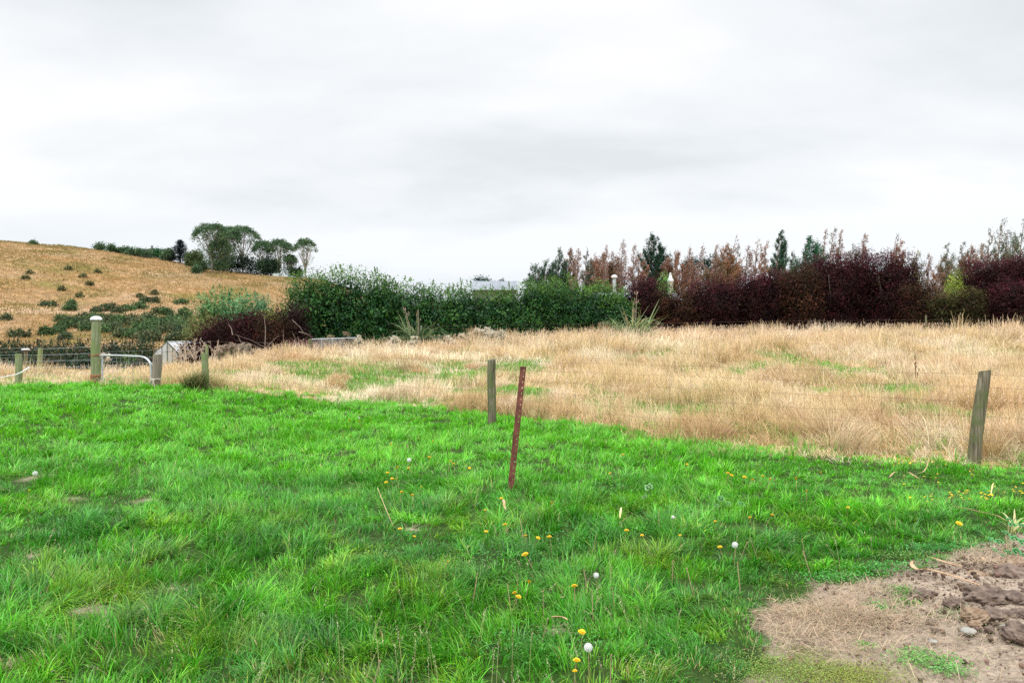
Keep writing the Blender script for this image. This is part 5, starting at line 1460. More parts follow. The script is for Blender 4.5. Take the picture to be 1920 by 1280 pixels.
weed('grey weed bush under the large cream headed clump', 925, 38, 640, 54, 26, (.35, .29, .2), (.13, .16, .06), .03)
for px, D, top, w, k, lab in [(352, 24, 638, 34, 14, 'tall pale dead stems with seed heads before the purple bush'), (372, 25, 636, 20, 7, 'pale dead stems just left of the thin rear post'), (404, 26, 634, 16, 4, 'two thin curved dead stems against the dark purple bush'), (335, 23, 655, 18, 6, 'short leaning pale dead stems right of the greenhouse')]:
    x, y, z = at_depth(px, D); H = P(px, top, y).z - z; R = w / 1440 * y / 2; m = MB()
    for j in range(k):
        a = rng.uniform(-R, R); h = H * rng.uniform(.6, 1.0); ln = rng.normal(0, .12)
        pts = [Vector((a, rng.normal(0, .1), -.05)), Vector((a + ln * .4, 0, h * .5)), Vector((a + ln, 0, h))]; m.tube(pts, [.006, .004, .003], 5)
        for i in range(9):
            u = rng.uniform(.6, 1); p = pts[1].lerp(pts[2], (u - .5) * 2); d = Vector((rng.normal(0, .035), rng.normal(0, .035), .06)); m.tube([p, p + d, p + d * 1.7], [.002, .008, .003], 4)
    o = m.build('dead_weed_stems', noise_mat('pale_dead_stem', (.5, .40, .30), (.68, .58, .46), 10, .9, 0) if j < 0 else M_STALKP if 'M_STALKP' in globals() else globals().setdefault('M_STALKP', noise_mat('pale_dead_stem', (.48, .38, .29), (.66, .56, .45), 10, .9, 0)), loc=(x, y, z)); tag(o, lab, 'dead weed', 'dead weed stems at the field edge')
M_DOCK = noise_mat('brown_dock_stem', (.12, .06, .04), (.25, .14, .08), 20, .9, 0)
for px, by, top, lab in [(1716, 722, 664, 'tall brown dock stem in the straw paddock left of the right post'), (1694, 700, 668, 'thin brown dock stem left of the tallest one in the paddock'), (1757, 712, 700, 'short brown dock stem near the green patch by the right post'), (1404, 790, 756, 'small forked brown weed stem at the front of the paddock'), (1389, 776, 764, 'tiny brown weed stem beside the forked one')]:
    g = G(px, by); H = P(px, top, g.y).z - g.z; m = MB()
    for j in range(3):
        a = rng.normal(0, .05); t = Vector((a * 3 * (j > 0), rng.normal(0, .04), H * (1 - .25 * j))); m.tube([Vector((a * .3, 0, -.03)), t * .5 + Vector((a * .2, 0, 0)), t], [.007, .006, .003], 5)
        for i in range(14): p = t * rng.uniform(.55, 1); m.tube([p, p + Vector((rng.normal(0, .02), rng.normal(0, .02), .03))], [.012, .006], 4)
    tag(m.build('dock_plant', M_DOCK, loc=g), lab, 'dead weed', 'brown dock stems in the paddock')

# heap of dead branches and palm litter left of the hedge
x, y, z = at_depth(545, 39); root = empty('brush_heap', (x, y, z)); tag(root, 'heap of dead reddish branches and leaf litter at the left end of the green hedge', 'brush heap')
k = 5200; a = rng.uniform(0, 6.28, k); q = np.sqrt(rng.random(k)); bx = 2.9 * q * np.cos(a) ; by = 1.5 * q * np.sin(a) + .6
bz = np.array([gz(x + i, y + j) for i, j in zip(bx, by)]) - z + rng.random(k) * (.85 * (1 - q ** 2)) * (0.6 + .4 * (bx > -.5))
v, q_, c = ribbons(np.stack([bx, by, bz], 1), rng.uniform(0, 6.28, k), rng.uniform(.2, .8, k), rng.uniform(.015, .05, k), rng.uniform(.9, 1.7, k), rng.uniform(-.3, .8, k), 3, jitter((.22, .12, .09), k, .5) * np.where(rng.random((k, 1)) < .25, 1.7, 1), None)
np_mesh('leaf_litter', v, q_, M_DRY, c, root)
m = MB()
for j in range(26):
    p = Vector((rng.uniform(-2.6, 2.4), rng.uniform(-.4, 1.6), rng.uniform(.0, .7))); d = Vector((rng.normal(0, 1), rng.normal(0, .5), abs(rng.normal(0, .45)))).normalized() * rng.uniform(.6, 1.9); m.tube([p, p + d * .5 + Vector((0, 0, .07)), p + d], [.014, .010, .004], 5)
for (ax_, ay, bx_, by_) in [(489, 660, 523, 628), (497, 648, 495, 590), (436, 628, 428, 607), (560, 622, 585, 632), (548, 600, 572, 628), (507, 652, 540, 640)]:
    p, q = P(ax_, ay, 38.5) - Vector((x, y, z)), P(bx_, by_, 38.8) - Vector((x, y, z)); m.tube([p, (p + q) / 2 + Vector((.05, 0, .04)), q], [.025, .018, .008], 5)
m.build('branches', M_TWIG, root)

# dark tussock at the post
x, y, z = at_depth(366, 16.3); k = 900
az = rng.uniform(0, 6.28, k); base = np.stack([rng.normal(0, .10, k), rng.normal(0, .09, k), np.full(k, -.02)], 1)
colr = jitter((.06, .10, .025), k, .45); dr = rng.random(k) < .3; colr[dr] = jitter((.42, .36, .17), dr.sum(), .3)
v, q, c = ribbons(base, az, rng.uniform(.25, .62, k), rng.uniform(.004, .009, k), np.abs(rng.normal(.2, .2, k)), rng.uniform(.3, 2.0, k), 5, colr, None, twist=rng.normal(0, .4, k))
o = np_mesh('grass_tussock', v, q, M_DRY, c); o.location = (x, y, z); tag(o, 'dark green tussock of coarse grass at the foot of the pale green post', 'tussock')
x, y, z = at_depth(402, 16.9); k = 420
v, q, c = ribbons(np.stack([rng.normal(0, .14, k), rng.normal(0, .1, k), np.full(k, -.02)], 1), rng.uniform(0, 6.28, k), rng.uniform(.25, .6, k), rng.uniform(.004, .008, k), np.abs(rng.normal(.3, .25, k)), rng.uniform(.4, 2.0, k), 5, jitter((.55, .47, .24), k, .3), None, twist=rng.normal(0, .4, k))
o = np_mesh('grass_tussock', v, q, M_DRY, c); o.location = (x, y, z); tag(o, 'straw coloured tussock right of the pale green post', 'tussock')

# ------------------------------------------------------------------ tufts on the hillside
def hill_tufts(n=70000):
    x = rng.uniform(-175, -25, n); y = rng.uniform(84, 236, n)
    k = (x / y > -.75) & (x / y < -.22); x, y = x[k], y[k]; n = len(x)
    z = terr(x, y); t = ss(.35, .65, fbm(x, y, 14, 201) + rng.normal(0, .1, n))[:, None]
    col = np.array([(.46, .31, .14)]) * (1 - t) + np.array([(.58, .44, .28)]) * t
    g = (ss(.47, .60, fbm(x, y, 9, 207) + rng.normal(0, .09, n)) * .85)[:, None]; col = col * (1 - g) + np.array([(.21, .19, .06)]) * g
    col = col * rng.uniform(.78, 1.12, (n, 1)); ix = np.repeat(np.arange(n), 3); m = len(ix)
    b = np.stack([x[ix] + rng.normal(0, .25, m), y[ix] + rng.normal(0, .25, m), z[ix] - .05], 1)
    return ribbons(b, rng.uniform(0, 6.28, m), rng.uniform(.25, .65, m), rng.uniform(.06, .16, m), np.abs(rng.normal(.3, .3, m)), rng.uniform(.2, 1.3, m), 2, col[ix], None, twist=rng.normal(0, .7, m), tipw=.3)


v, q, c = hill_tufts()
tag(np_mesh('hillside_grass', v, q, M_DRY, c), 'dry tussocky grass covering the far hillside', 'grass', kind='stuff')

# ------------------------------------------------------------------ near things: flowers in the lawn
M_PETAL = noise_mat('yellow_petal', (.72, .44, .01), (.92, .62, .02), 40, .6, 0)
M_STEM = noise_mat('flower_stem', (.16, .20, .07), (.36, .26, .14), 9, .7, 0)
M_FLUFF = noise_mat('white_fluff', (.66, .67, .65), (.84, .85, .83), 50, .9, 0)


def flower_mesh(R=.021):
    m = MB()
    for ring, (k, r, z0, tilt) in enumerate([(22, 1.0, .0, .15), (18, .78, .003, .35), (12, .5, .006, .7)]):
        for j in range(k):
            a = 6.2832 * (j + .5 * ring) / k + random.uniform(-.08, .08); d = Vector((math.cos(a), math.sin(a), 0)); s_ = Vector((-d.y, d.x, 0)) * (R * .12)
            rr = R * r * random.uniform(.88, 1.08); b = d * .002 + Vector((0, 0, z0)); e = d * rr + Vector((0, 0, z0 + tilt * rr * .6))
            m.add([b - s_ * .5, b + s_ * .5, (b + e) / 2 + s_ * 1.3, e + s_, e - s_, (b + e) / 2 - s_ * 1.3], [(0, 1, 2, 5), (5, 2, 3, 4)])
    m.tube([(0, 0, -.012), (0, 0, -.006), (0, 0, .003)], [.003, .007, .008], 8)
    return m


def clock_mesh(R=.021):
    m = MB(); m.tube([(0, 0, -.004), (0, 0, 0), (0, 0, .004)], [.003, .005, .003], 8)
    for i in range(95):
        z = 1 - 2 * (i + .5) / 95; a = i * 2.39996; d = Vector((math.sqrt(1 - z * z) * math.cos(a), math.sqrt(1 - z * z) * math.sin(a), z))
        u = d.cross(Vector((0, 0, 1)) if abs(z) < .9 else Vector((1, 0, 0))).normalized(); w = d.cross(u)
        m.add([d * .004 - u * .0002, d * .004 + u * .0002, d * R * .85 + u * .0002, d * R * .85 - u * .0002], [(0, 1, 2, 3)])
        for k in range(4):
            t = u * math.cos(k * .785) + w * math.sin(k * .785); o = d.cross(t) * .0006
            m.add([d * R + t * .0042 - o, d * R + t * .0042 + o, d * R * .86 + o, d * R * .86 - o], [(0, 1, 2, 3)]); m.add([d * R - t * .0042 - o, d * R - t * .0042 + o, d * R * .86 + o, d * R * .86 - o], [(0, 1, 2, 3)])
    return m


def stem_of(h, bend):
    m = MB(); m.tube([(-bend, 0, -h), (-bend * .75, 0, -h * .55), (-bend * .25, 0, -h * .2), (0, 0, -.004)], [.0026, .0024, .0022, .002], 6); return m


def make_flower(name, label, cat, mesh, headname, mat, h, bend):
    root = empty(name, (0, 0, 0)); tag(root, label, cat)
    mesh.build(headname, mat, root); stem_of(h, bend).build('stem', M_STEM, root)
    return root


def copy_tree(o):
    c = o.copy(); COL.objects.link(c)
    for ch in o.children:
        d = ch.copy(); COL.objects.link(d); d.parent = c
    return c


def place_head(root, px, py, h, sc=1.0):
    """stand the flower so that its head is seen at px, py, h metres over the ground"""
    d = ray(px, py); t = np.arange(2.5, 25, .01); g = terr(d[0] * t, t) + h
    i = np.nonzero(EYE + d[2] * t <= g)[0]; D = t[i[0]] if len(i) else 20
    root.location = (d[0] * D, D, EYE + d[2] * D); root.rotation_euler = (rng.normal(0, .22), rng.normal(0, .18), rng.uniform(0, 6.28)); sc *= .9; root.scale = (sc, sc, sc)


DAND = [  # px, py, size, label
    (745, 876, 1.1, 0), (727, 886, .9, 0), (724, 904, 1, 0), (735, 897, .9, 0), (743, 898, .8, 0), (766, 877, .8, 0), (753, 922, 1, 1), (773, 928, 1.1, 1), (790, 912, .8, 1),
    (805, 857, 1, 2), (845, 864, 1, 2), (851, 869, .9, 2), (880, 877, .8, 2), (812, 827, .7, 2), (655, 787, 1.1, 3), (674, 790, 1, 3), (645, 815, .7, 3), (657, 816, .7, 3), (733, 832, .9, 3),
    (750, 991, .9, 4), (777, 1005, .6, 4), (940, 934, .9, 5), (947, 983, 1, 5), (911, 996, .8, 5), (985, 1004, .8, 6), (1009, 1008, .9, 6), (1030, 1006, 1, 6), (910, 956, .6, 5), (1035, 942, .9, 7),
    (985, 1039, 1.3, 8), (992, 1090, .9, 9), (965, 1111, .9, 9), (972, 1118, .9, 9), (1077, 1098, 1, 10), (1091, 1184, 1, 11), (1081, 1237, .9, 11), (1078, 1257, .6, 11),
    (1175, 994, 1, 12), (1204, 1003, .7, 12), (1275, 1003, .6, 12), (1350, 1025, .9, 13), (1341, 977, .7, 13), (1406, 970, .9, 14), (1448, 965, .9, 14), (1168, 852, .9, 15), (1144, 887, .8, 15),
    (1288, 870, .7, 16), (1365, 887, 1, 16), (1372, 891, .9, 16), (1396, 894, 1, 16), (1411, 899, 1, 16), (1430, 892, .8, 16), (1444, 898, 1.1, 16), (1493, 897, 1, 17), (1512, 920, .9, 17), (1590, 951, .8, 17), (1539, 885, .8, 17),
    (1798, 981, 1.3, 18), (55, 919, .7, 19), (840, 1052, .5, 8)]
DL = ['yellow dandelion in the cluster just below left of the larger white clock', 'yellow dandelion lower in the cluster left of the rusty stake', 'yellow dandelion between the white clock and the rusty stake, farther back',
      'small yellow dandelion far back left of the middle post', 'yellow dandelion low in the lawn left of centre, away from the cluster', 'yellow dandelion just below the foot of the rusty stake', 'yellow dandelion in the row of three right below the stake',
      'yellow dandelion right of the foot of the rusty stake', 'largest yellow dandelion, below the stake in the middle of the lawn', 'yellow dandelion in the close group of three in the lower middle lawn', 'lone yellow dandelion beside the small faded clock',
      'yellow dandelion near the white clock at the bottom middle', 'yellow dandelion beside the upright dead leaf right of centre', 'yellow dandelion just left of the right hand white clock', 'yellow dandelion at the left end of the long thin straw stalk',
      'yellow dandelion beyond the stake near the edge of the dry grass', 'yellow dandelion in the line along the paddock edge right of the stake', 'yellow dandelion between that line and the right post', 'yellow dandelion in the short grass above the turned soil, largest on the right', 'tiny yellow dandelion below the left white clock']
fl0 = make_flower('dandelion', DL[0], 'dandelion', flower_mesh(), 'flower_head', M_PETAL, .13, .02)
for i, (px, py, sc, li) in enumerate(DAND):
    o = fl0 if i == 0 else copy_tree(fl0)
    o['label'] = DL[li]; o['group'] = 'yellow dandelions in the lawn'
    place_head(o, px, py, .125, sc * (1.0 if py > 900 else 1.15))
CLK = [(66, 887, 1.25, 'white dandelion clock standing over the bare tan mound at the left'), (767, 862, 1.3, 'large round white dandelion clock left of the rusty stake'), (1378, 1021, 1.1, 'white dandelion clock on a tall stalk at the right of the lawn'),
       (1118, 1078, .85, 'small faded dandelion clock in the lower middle right'), (1103, 1213, 1.05, 'fluffy white dandelion clock nearest the camera, bottom middle'), (1262, 969, .7, 'faint far dandelion clock right of the big pale dock leaf'), (673, 783, .7, 'small grey clock far back at the left of the middle post')]
ck0 = make_flower('dandelion_clock', CLK[0][3], 'dandelion clock', clock_mesh(), 'seed_head', M_FLUFF, .17, .015)
for i, (px, py, sc, lab) in enumerate(CLK):
    o = ck0 if i == 0 else copy_tree(ck0); o['label'] = lab; place_head(o, px, py, .17, sc); o.rotation_euler = (rng.normal(0, .05), rng.normal(0, .05), rng.uniform(0, 6.28))
# spent stalks with bare heads
sp0 = None
for i, (px, py) in enumerate([(895, 1076), (952, 1098), (1018, 1109), (1146, 1064), (1110, 1108), (1148, 1103), (1262, 1052), (1235, 958), (1118, 1001), (1407, 1010), (1504, 1011), (1506, 1035), (712, 1240), (1027, 1161), (1146, 1229), (1288, 1066), (1095, 1070), (1400, 1018), (897, 916), (975, 973), (970, 1077), (1383, 1056)]):
    if sp0 is None:
        m = MB(); m.tube([(-.015, 0, -.19), (-.01, 0, -.1), (0, 0, 0)], [.0028, .0024, .002], 6); m.tube([(0, 0, 0), (0, 0, .004), (0, 0, .009)], [.003, .0055, .002], 8)
        sp0 = m.build('spent_stalk', noise_mat('reddish_stalk', (.30, .17, .09), (.48, .36, .24), 12, .8, 0)); o = sp0
    else: o = sp0.copy(); COL.objects.link(o)
    place_head(o, px, py, .17, rng.uniform(.8, 1.2))
    tag(o, 'bare brownish dandelion stalk standing in the ' + ('lower' if py > 1060 else 'middle') + ' lawn ' + ('left of the nearest white clock' if px < 1100 else 'right of the nearest white clock'), 'flower stalk', 'spent dandelion stalks')

m = MB()
for j in range(5):
    a = 6.2832 * j / 5; d = Vector((math.cos(a), math.sin(a), 0)); s_ = Vector((-d.y, d.x, 0)) * .0035
    m.add([d * .0005, d * .006 + s_ + Vector((0, 0, .002)), d * .011 + Vector((0, 0, .003)), d * .006 - s_ + Vector((0, 0, .002))], [(0, 1, 2, 3)])
m.tube([(0, 0, -.07), (0, 0, 0)], .0012, 4)
bt0 = m.build('buttercup', M_PETAL); bt0.data.materials.append(M_STEM)
for p_ in bt0.data.polygons:
    if p_.index >= 5: p_.material_index = 1
BC = [(1672, 872, 1736, 856, 26, 'tiny yellow buttercup along the paddock edge left of the right post'), (1742, 862, 1775, 872, 10, 'tiny yellow buttercup close to the left foot of the right post'), (1818, 876, 1842, 890, 8, 'tiny yellow buttercup just in front of the right post'),
      (1772, 918, 1862, 936, 40, 'tiny yellow buttercup in the dense drift below the right post'), (1862, 902, 1919, 926, 18, 'tiny yellow buttercup by the right edge of the photo, above the soil'), (1690, 885, 1760, 910, 12, 'tiny yellow buttercup by the dead leaf on the short grass'), (1700, 925, 1760, 945, 8, 'tiny yellow buttercup left of the dense drift')]
first = True
for x0, y0, x1, y1, k, lab in BC:
    for j in range(k):
        o = bt0 if first else bt0.copy()
        if not first: COL.objects.link(o)
        first = False
        px, py = rng.uniform(x0, x1), (rng.normal((y0 + y1) / 2, abs(y1 - y0) / 4) if k > 30 else rng.uniform(min(y0, y1), max(y0, y1)))
        place_head(o, px, py, .07, rng.uniform(.9, 1.5)); tag(o, lab, 'buttercup', 'tiny buttercups below the right post')

# grass seed heads over the lawn
def seed_heads(n=1500):
    y = rng.uniform(3.0, 13, n) ** 1.0; x = rng.uniform(-1, 1, n) * (.69 * y + .8)
    k = (y < dry_edge(x)) & (bare(x, y) < .1) & (rng.random(n) < ss(.36, .6, fbm(x, y, 1.5, 301)) + .08) & (rng.random(n) < 1.3 - y / 11)
    x, y = x[k], y[k]; n = len(x); L = rng.uniform(.14, .30, n); az = fbm(x, y, 1, 305) * 14; lean = np.abs(rng.normal(.25, .25, n)); bend = np.abs(rng.normal(.5, .35, n))
    b = np.stack([x, y, terr(x, y)], 1); col = jitter((.34, .36, .13), n, .3)
    v, q, c = ribbons(b, az, L, np.full(n, .0022), lean, bend, 5, col, np.full((n, 3), (.52, .44, .30)))
    tips = v.reshape(n, 6, 2, 3)[:, 5, 0]; tip4 = v.reshape(n, 6, 2, 3)[:, 4, 0]; d = tips - tip4
    kk = 11; ix = np.repeat(np.arange(n), kk); u = rng.uniform(-1.3, .4, len(ix))[:, None]
    p = tips[ix] + d[ix] * u + rng.normal(size=(len(ix), 3)) * .0035
    dn = d[ix] / np.linalg.norm(d[ix], axis=1, keepdims=True)
    w = leaves(p, unit(len(ix)), dn + rng.normal(size=(len(ix), 3)) * .3, rng.uniform(.007, .013, len(ix)), rng.uniform(.0025, .004, len(ix)), jitter((.60, .52, .36), len(ix), .25))
    return merge([(v, q, c), w])


v, q, c = seed_heads()
tag(np_mesh('grass_seed_heads', v, q, M_DRY, c), 'pale seed heads and stalks scattered through the lawn', 'grass', kind='stuff')


def paddock_heads(n=17000):
    y = rng.uniform(14, 47, n); x = rng.uniform(-1, 1, n) * (.69 * y + 2)
    lim = np.interp(-x / y, [0.0, 0.34, 0.38, 0.42, 0.46, 0.7], [50, 45, 35, 28, 23, 22])
    k = (y > dry_edge(x) + 1.5) & (y < lim) & (green_amount(x, y) < .3); x, y = x[k], y[k]; n = len(x)
    H = (.34 + .36 * ss(18, 36, y)) * np.interp(x / y, [-0.6, -0.3, 0.0, 0.4], [.65, .7, .95, 1.15]) * rng.uniform(.7, 1.35, n)
    b = np.stack([x, y, terr(x, y)], 1); s_ = .003 + .00016 * y
    v, q, c = ribbons(b, rng.uniform(0, 6.28, n), H, s_, np.abs(rng.normal(.05, .1, n)), np.abs(rng.normal(.25, .25, n)), 3, jitter((.60, .46, .28), n, .2), None)
    tips = v.reshape(n, 4, 2, 3)[:, 3, 0]; kk = 5; ix = np.repeat(np.arange(n), kk); m = len(ix)
    p = tips[ix] + np.stack([rng.normal(0, 1, m) * s_[ix] * 1.2, rng.normal(0, 1, m) * s_[ix], rng.uniform(-.09, .03, m)], 1)
    w = leaves(p, unit(m), rng.normal(size=(m, 3)) * .3 + np.array([0, 0, 1.]), rng.uniform(.04, .08, m), s_[ix] * 2.2, jitter((.74, .58, .44), m, .3))
    return merge([(v, q, c), w])


v, q, c = paddock_heads()
tag(np_mesh('paddock_seed_heads', v, q, M_DRY, c), 'fluffy pinkish seed heads standing above the straw coloured paddock', 'grass', kind='stuff')

# ------------------------------------------------------------------ turned soil at the lower right
M_CLOD = noise_mat('soil_clod', (.085, .062, .05), (.25, .19, .155), 16, .97, 1.0, bscale=60, c3=(.20, .15, .11), s3=9, spec=.05, dist=.008)
M_CLOD2 = noise_mat('turf_clod', (.17, .11, .07), (.36, .27, .19), 22, .97, 1.0, bscale=70, spec=.05, dist=.008)
M_STONE = noise_mat('pale_stone', (.24, .24, .22), (.40, .39, .35), 14, .8, .2, spec=.3, dist=.002)
import bmesh


def lump(name, label, cat, px, py, wpx, mat, rough=.22, flat=.62, group=None, sub=4, sink=.25, seed=0, stretch=1.0):
    g = G(px, py); r = wpx / 1440 * g.y / 2
    bm_ = bmesh.new(); bmesh.ops.create_icosphere(bm_, subdivisions=sub, radius=1)
    P0 = np.array([v.co[:] for v in bm_.verts]); d = P0.copy(); sd_ = seed * 13 + 7
    f = 1 + rough * 2.4 * (fbm(d[:, 0] + d[:, 2] * .7 + sd_, d[:, 1] - d[:, 2] * .6, .9, 401, 2) - .5) + rough * 1.7 * (fbm(d[:, 0] * 1.0 - d[:, 2] + sd_, d[:, 1] + d[:, 2], .33, 407, 3) - .5)
    if rough > .1: f += .16 * (fbm(d[:, 0] * 1.3 + sd_, d[:, 1] + d[:, 2] * .8, .14, 431, 3) - .5)
    if rough > .1: f += .06 * np.abs(vnoise(d[:, 0] * 5 + sd_, d[:, 1] * 5 + d[:, 2] * 4, 1, 411) - .5) * 2
    Q = d * f[:, None] * r * np.array([stretch, 1, flat])
    rot = rng.uniform(0, 6.28); co, si = math.cos(rot), math.sin(rot)
    if stretch > 1.2: co, si = 1, 0
    Q = np.stack([Q[:, 0] * co - Q[:, 1] * si, Q[:, 0] * si + Q[:, 1] * co, Q[:, 2] + r * flat * (1 - sink)], 1)
    for v_, p in zip(bm_.verts, Q): v_.co = p
    me = bpy.data.meshes.new(name); bm_.to_mesh(me); bm_.free(); me.polygons.foreach_set('use_smooth', np.ones(len(me.polygons), bool)); me.materials.append(mat)
    o = bpy.data.objects.new(name, me); COL.objects.link(o); o.location = g; return tag(o, label, cat, group)


CL = [(1727, 1120, 36, 'angular dark soil clod at the left tip of the long curled flax leaf'), (1708, 1128, 20, 'small dark leaning clod left of the angular one'), (1789, 1137, 36, 'rounded dark clod under the middle of the long flax leaf'),
      (1855, 1128, 62, 'largest ridged soil clod at the end of the long flax leaf'), (1838, 1092, 46, 'tan crumbly clod above the end of the long flax leaf'), (1906, 1096, 66, 'big dark clod at the right edge behind the largest one'), (1902, 1132, 46, 'dark clod right of the largest ridged clod'),
      (1912, 1072, 60, 'reddish brown clod at the right edge, below the mallow leaves'), (1872, 1082, 40, 'clod between the tan one and the right edge'), (1829, 1162, 42, 'sandy clod with rootlets left of centre in the pile'), (1862, 1160, 40, 'grey brown clod right of the sandy rooted clod'),
      (1915, 1200, 54, 'grey lilac clod cut by the right edge, lowest of the pile'), (1888, 1160, 26, None), (1915, 1158, 34, None), (1828, 1178, 24, 'low reddish clod just above the largest white pebble'), (1747, 1168, 18, 'small clod by itself left of the pile'),
      (1752, 1182, 14, None), (1812, 1118, 20, None), (1800, 1126, 16, None), (1772, 1112, 14, None), (1850, 1108, 24, None), (1884, 1108, 24, None), (1765, 1152, 14, None), (1806, 1150, 16, None), (1840, 1118, 18, None), (1876, 1142, 20, None), (1735, 1092, 14, None),
      (1798, 1092, 16, None), (1855, 1188, 18, None), (1880, 1185, 16, None), (1700, 1165, 12, None), (1778, 1092, 12, None), (1820, 1140, 14, None), (1895, 1188, 14, None), (1935, 1120, 60, 'clod just beyond the right edge of the photo')]
for i, (px, py, w, lab) in enumerate(CL):
    lump('soil_clod', lab or 'small crumbly clod of dark soil among the larger ones in the pile', 'clod of soil', px, py + w * .12, w * 1.05, M_CLOD2 if i in (4, 9, 14, 7) else M_CLOD, group='clods of turned soil', sub=5 if w > 22 else 3, seed=i, rough=.26 if w > 15 else .2, stretch=1.35 if i in (3, 12) else 1)
for i, (px, py, w, lab) in enumerate([(1815, 1189, 24, 'largest smooth white pebble below the pile of clods'), (1886, 1184, 18, 'flat white pebble left of the lowest clod'), (1810, 1081, 14, 'small bluish white pebble near the upper flax leaf'), (1749, 1206, 14, 'grey pebble among the small weeds'), (1765, 1118, 14, 'pale grey pebble beside the dark rounded clod'), (1640, 1098, 8, 'tiny grey pebble near the grass edge')]):
    lump('pebble', lab, 'stone', px, py, w, M_STONE, rough=.05, flat=.5, group='pebbles on the bare soil', sub=3, sink=.4, seed=i + 50, stretch=1.3)


def crumbs(n=22000):
    x = rng.uniform(.9, 6.2, n); y = rng.uniform(2.6, 6.4, n); hx, hy = HEAP
    w = np.exp(-(((x - hx) / 1.0) ** 2 + ((y - hy) / .75) ** 2)) + .16
    k = (dirt(x, y) > .0) & (rng.random(n) < w) ; x, y = x[k], y[k]; n = len(x)
    s_ = rng.uniform(.002, .0055, n) * (1 + 2.6 * (rng.random(n) < .12)) ; s_ = s_ * (1 + 1.2 * (rng.random(n) < .03)); s_ = np.minimum(s_, .013); cx = np.array([(-1, -1, -1), (1, -1, -1), (1, 1, -1), (-1, 1, -1), (-1, -1, 1), (1, -1, 1), (1, 1, 1), (-1, 1, 1)], float)
    v = cx[None] * s_[:, None, None] * rng.uniform(.25, 1.15, (n, 8, 3)); v += np.stack([x, y, terr(x, y) + .10 * np.exp(-(((x - hx) / 0.75) ** 2 + ((y - hy) / 0.5) ** 2)) + s_ * .5], 1)[:, None]
    f = np.array([(0, 3, 2, 1), (4, 5, 6, 7), (0, 1, 5, 4), (1, 2, 6, 5), (2, 3, 7, 6), (3, 0, 4, 7)]); q = (np.arange(n) * 8)[:, None, None] + f[None]
    return v.reshape(-1, 3), q.reshape(-1, 4), np.repeat(jitter((.24, .165, .125), n, .5), 8, 0)


v, q, c = crumbs(); tag(np_mesh('soil_crumbs', v, q, M_DRY, c), 'crumbs of soil and grit scattered on the bare earth', 'soil', kind='stuff')


def ground_h(x, y):
    return terr(x, y) + .10 * np.exp(-(((x - HEAP[0]) / 0.75) ** 2 + ((y - HEAP[1]) / 0.5) ** 2)) * ss(0, .12, dirt(x, y))


def litter():
    out = []
    cs = [(G(px, py), sx, sy, n) for px, py, sx, sy, n in [(1480, 1165, .20, .16, 900), (1560, 1150, .24, .13, 1500), (1620, 1165, .18, .10, 1300), (1500, 1195, .18, .12, 700), (1640, 1120, .2, .1, 500), (1450, 1140, .12, .12, 400), (1830, 1045, .18, .10, 450), (1700, 1180, .3, .2, 500), (1850, 1075, .12, .08, 350), (1600, 1215, .2, .1, 250), (1700, 1240, .4, .15, 250), (1850, 1240, .4, .2, 200), (1580, 1105, .2, .08, 300)]]
    cs += [(Vector((mx, my, 0)), r * .6, r * .6, 160) for mx, my, r in MOLE]
    for g, sx, sy, n in cs:
        x = g.x + rng.normal(0, sx, n); y = g.y + rng.normal(0, sy, n); k = bare(x, y) > .25; x, y = x[k], y[k]; n = len(x)
        if n == 0: continue
        b = np.stack([x, y, ground_h(x, y) + rng.uniform(.002, .022, n) + .03 * np.exp(-((x - g.x) ** 2 + (y - g.y) ** 2) / (sx * sy * .5)) * (n > 300)], 1)
        col = jitter((.50, .39, .27), n, .38)
        out.append(ribbons(b, rng.normal(.4, .9, n) + math.pi * (rng.random(n) < .5), rng.uniform(.03, .13, n), rng.uniform(.0015, .0032, n), rng.uniform(1.1, 1.7, n), rng.normal(.15, .35, n), 4, col, None, twist=rng.normal(0, .5, n), tipw=.5))
    n = 3500; x = rng.uniform(.8, 6, n); y = rng.uniform(2.6, 6.4, n); k = (dirt(x, y) > -.02) & (rng.random(n) < .25 + .6 * ss(.5, .62, fbm(x, y, .5, 440))); x, y = x[k], y[k]; n = len(x)
    out.append(ribbons(np.stack([x, y, ground_h(x, y) + .006], 1), rng.uniform(0, 6.28, n), rng.uniform(.015, .07, n), rng.uniform(.0012, .0026, n), rng.uniform(1.3, 1.65, n), rng.normal(0, .2, n), 2, jitter((.48, .36, .25), n, .4), None, tipw=.6))
    return merge(out)


v, q, c = litter(); tag(np_mesh('straw_litter', v, q, M_DRY, c), 'dead straw and thatch lying on the bare soil', 'straw', kind='stuff')


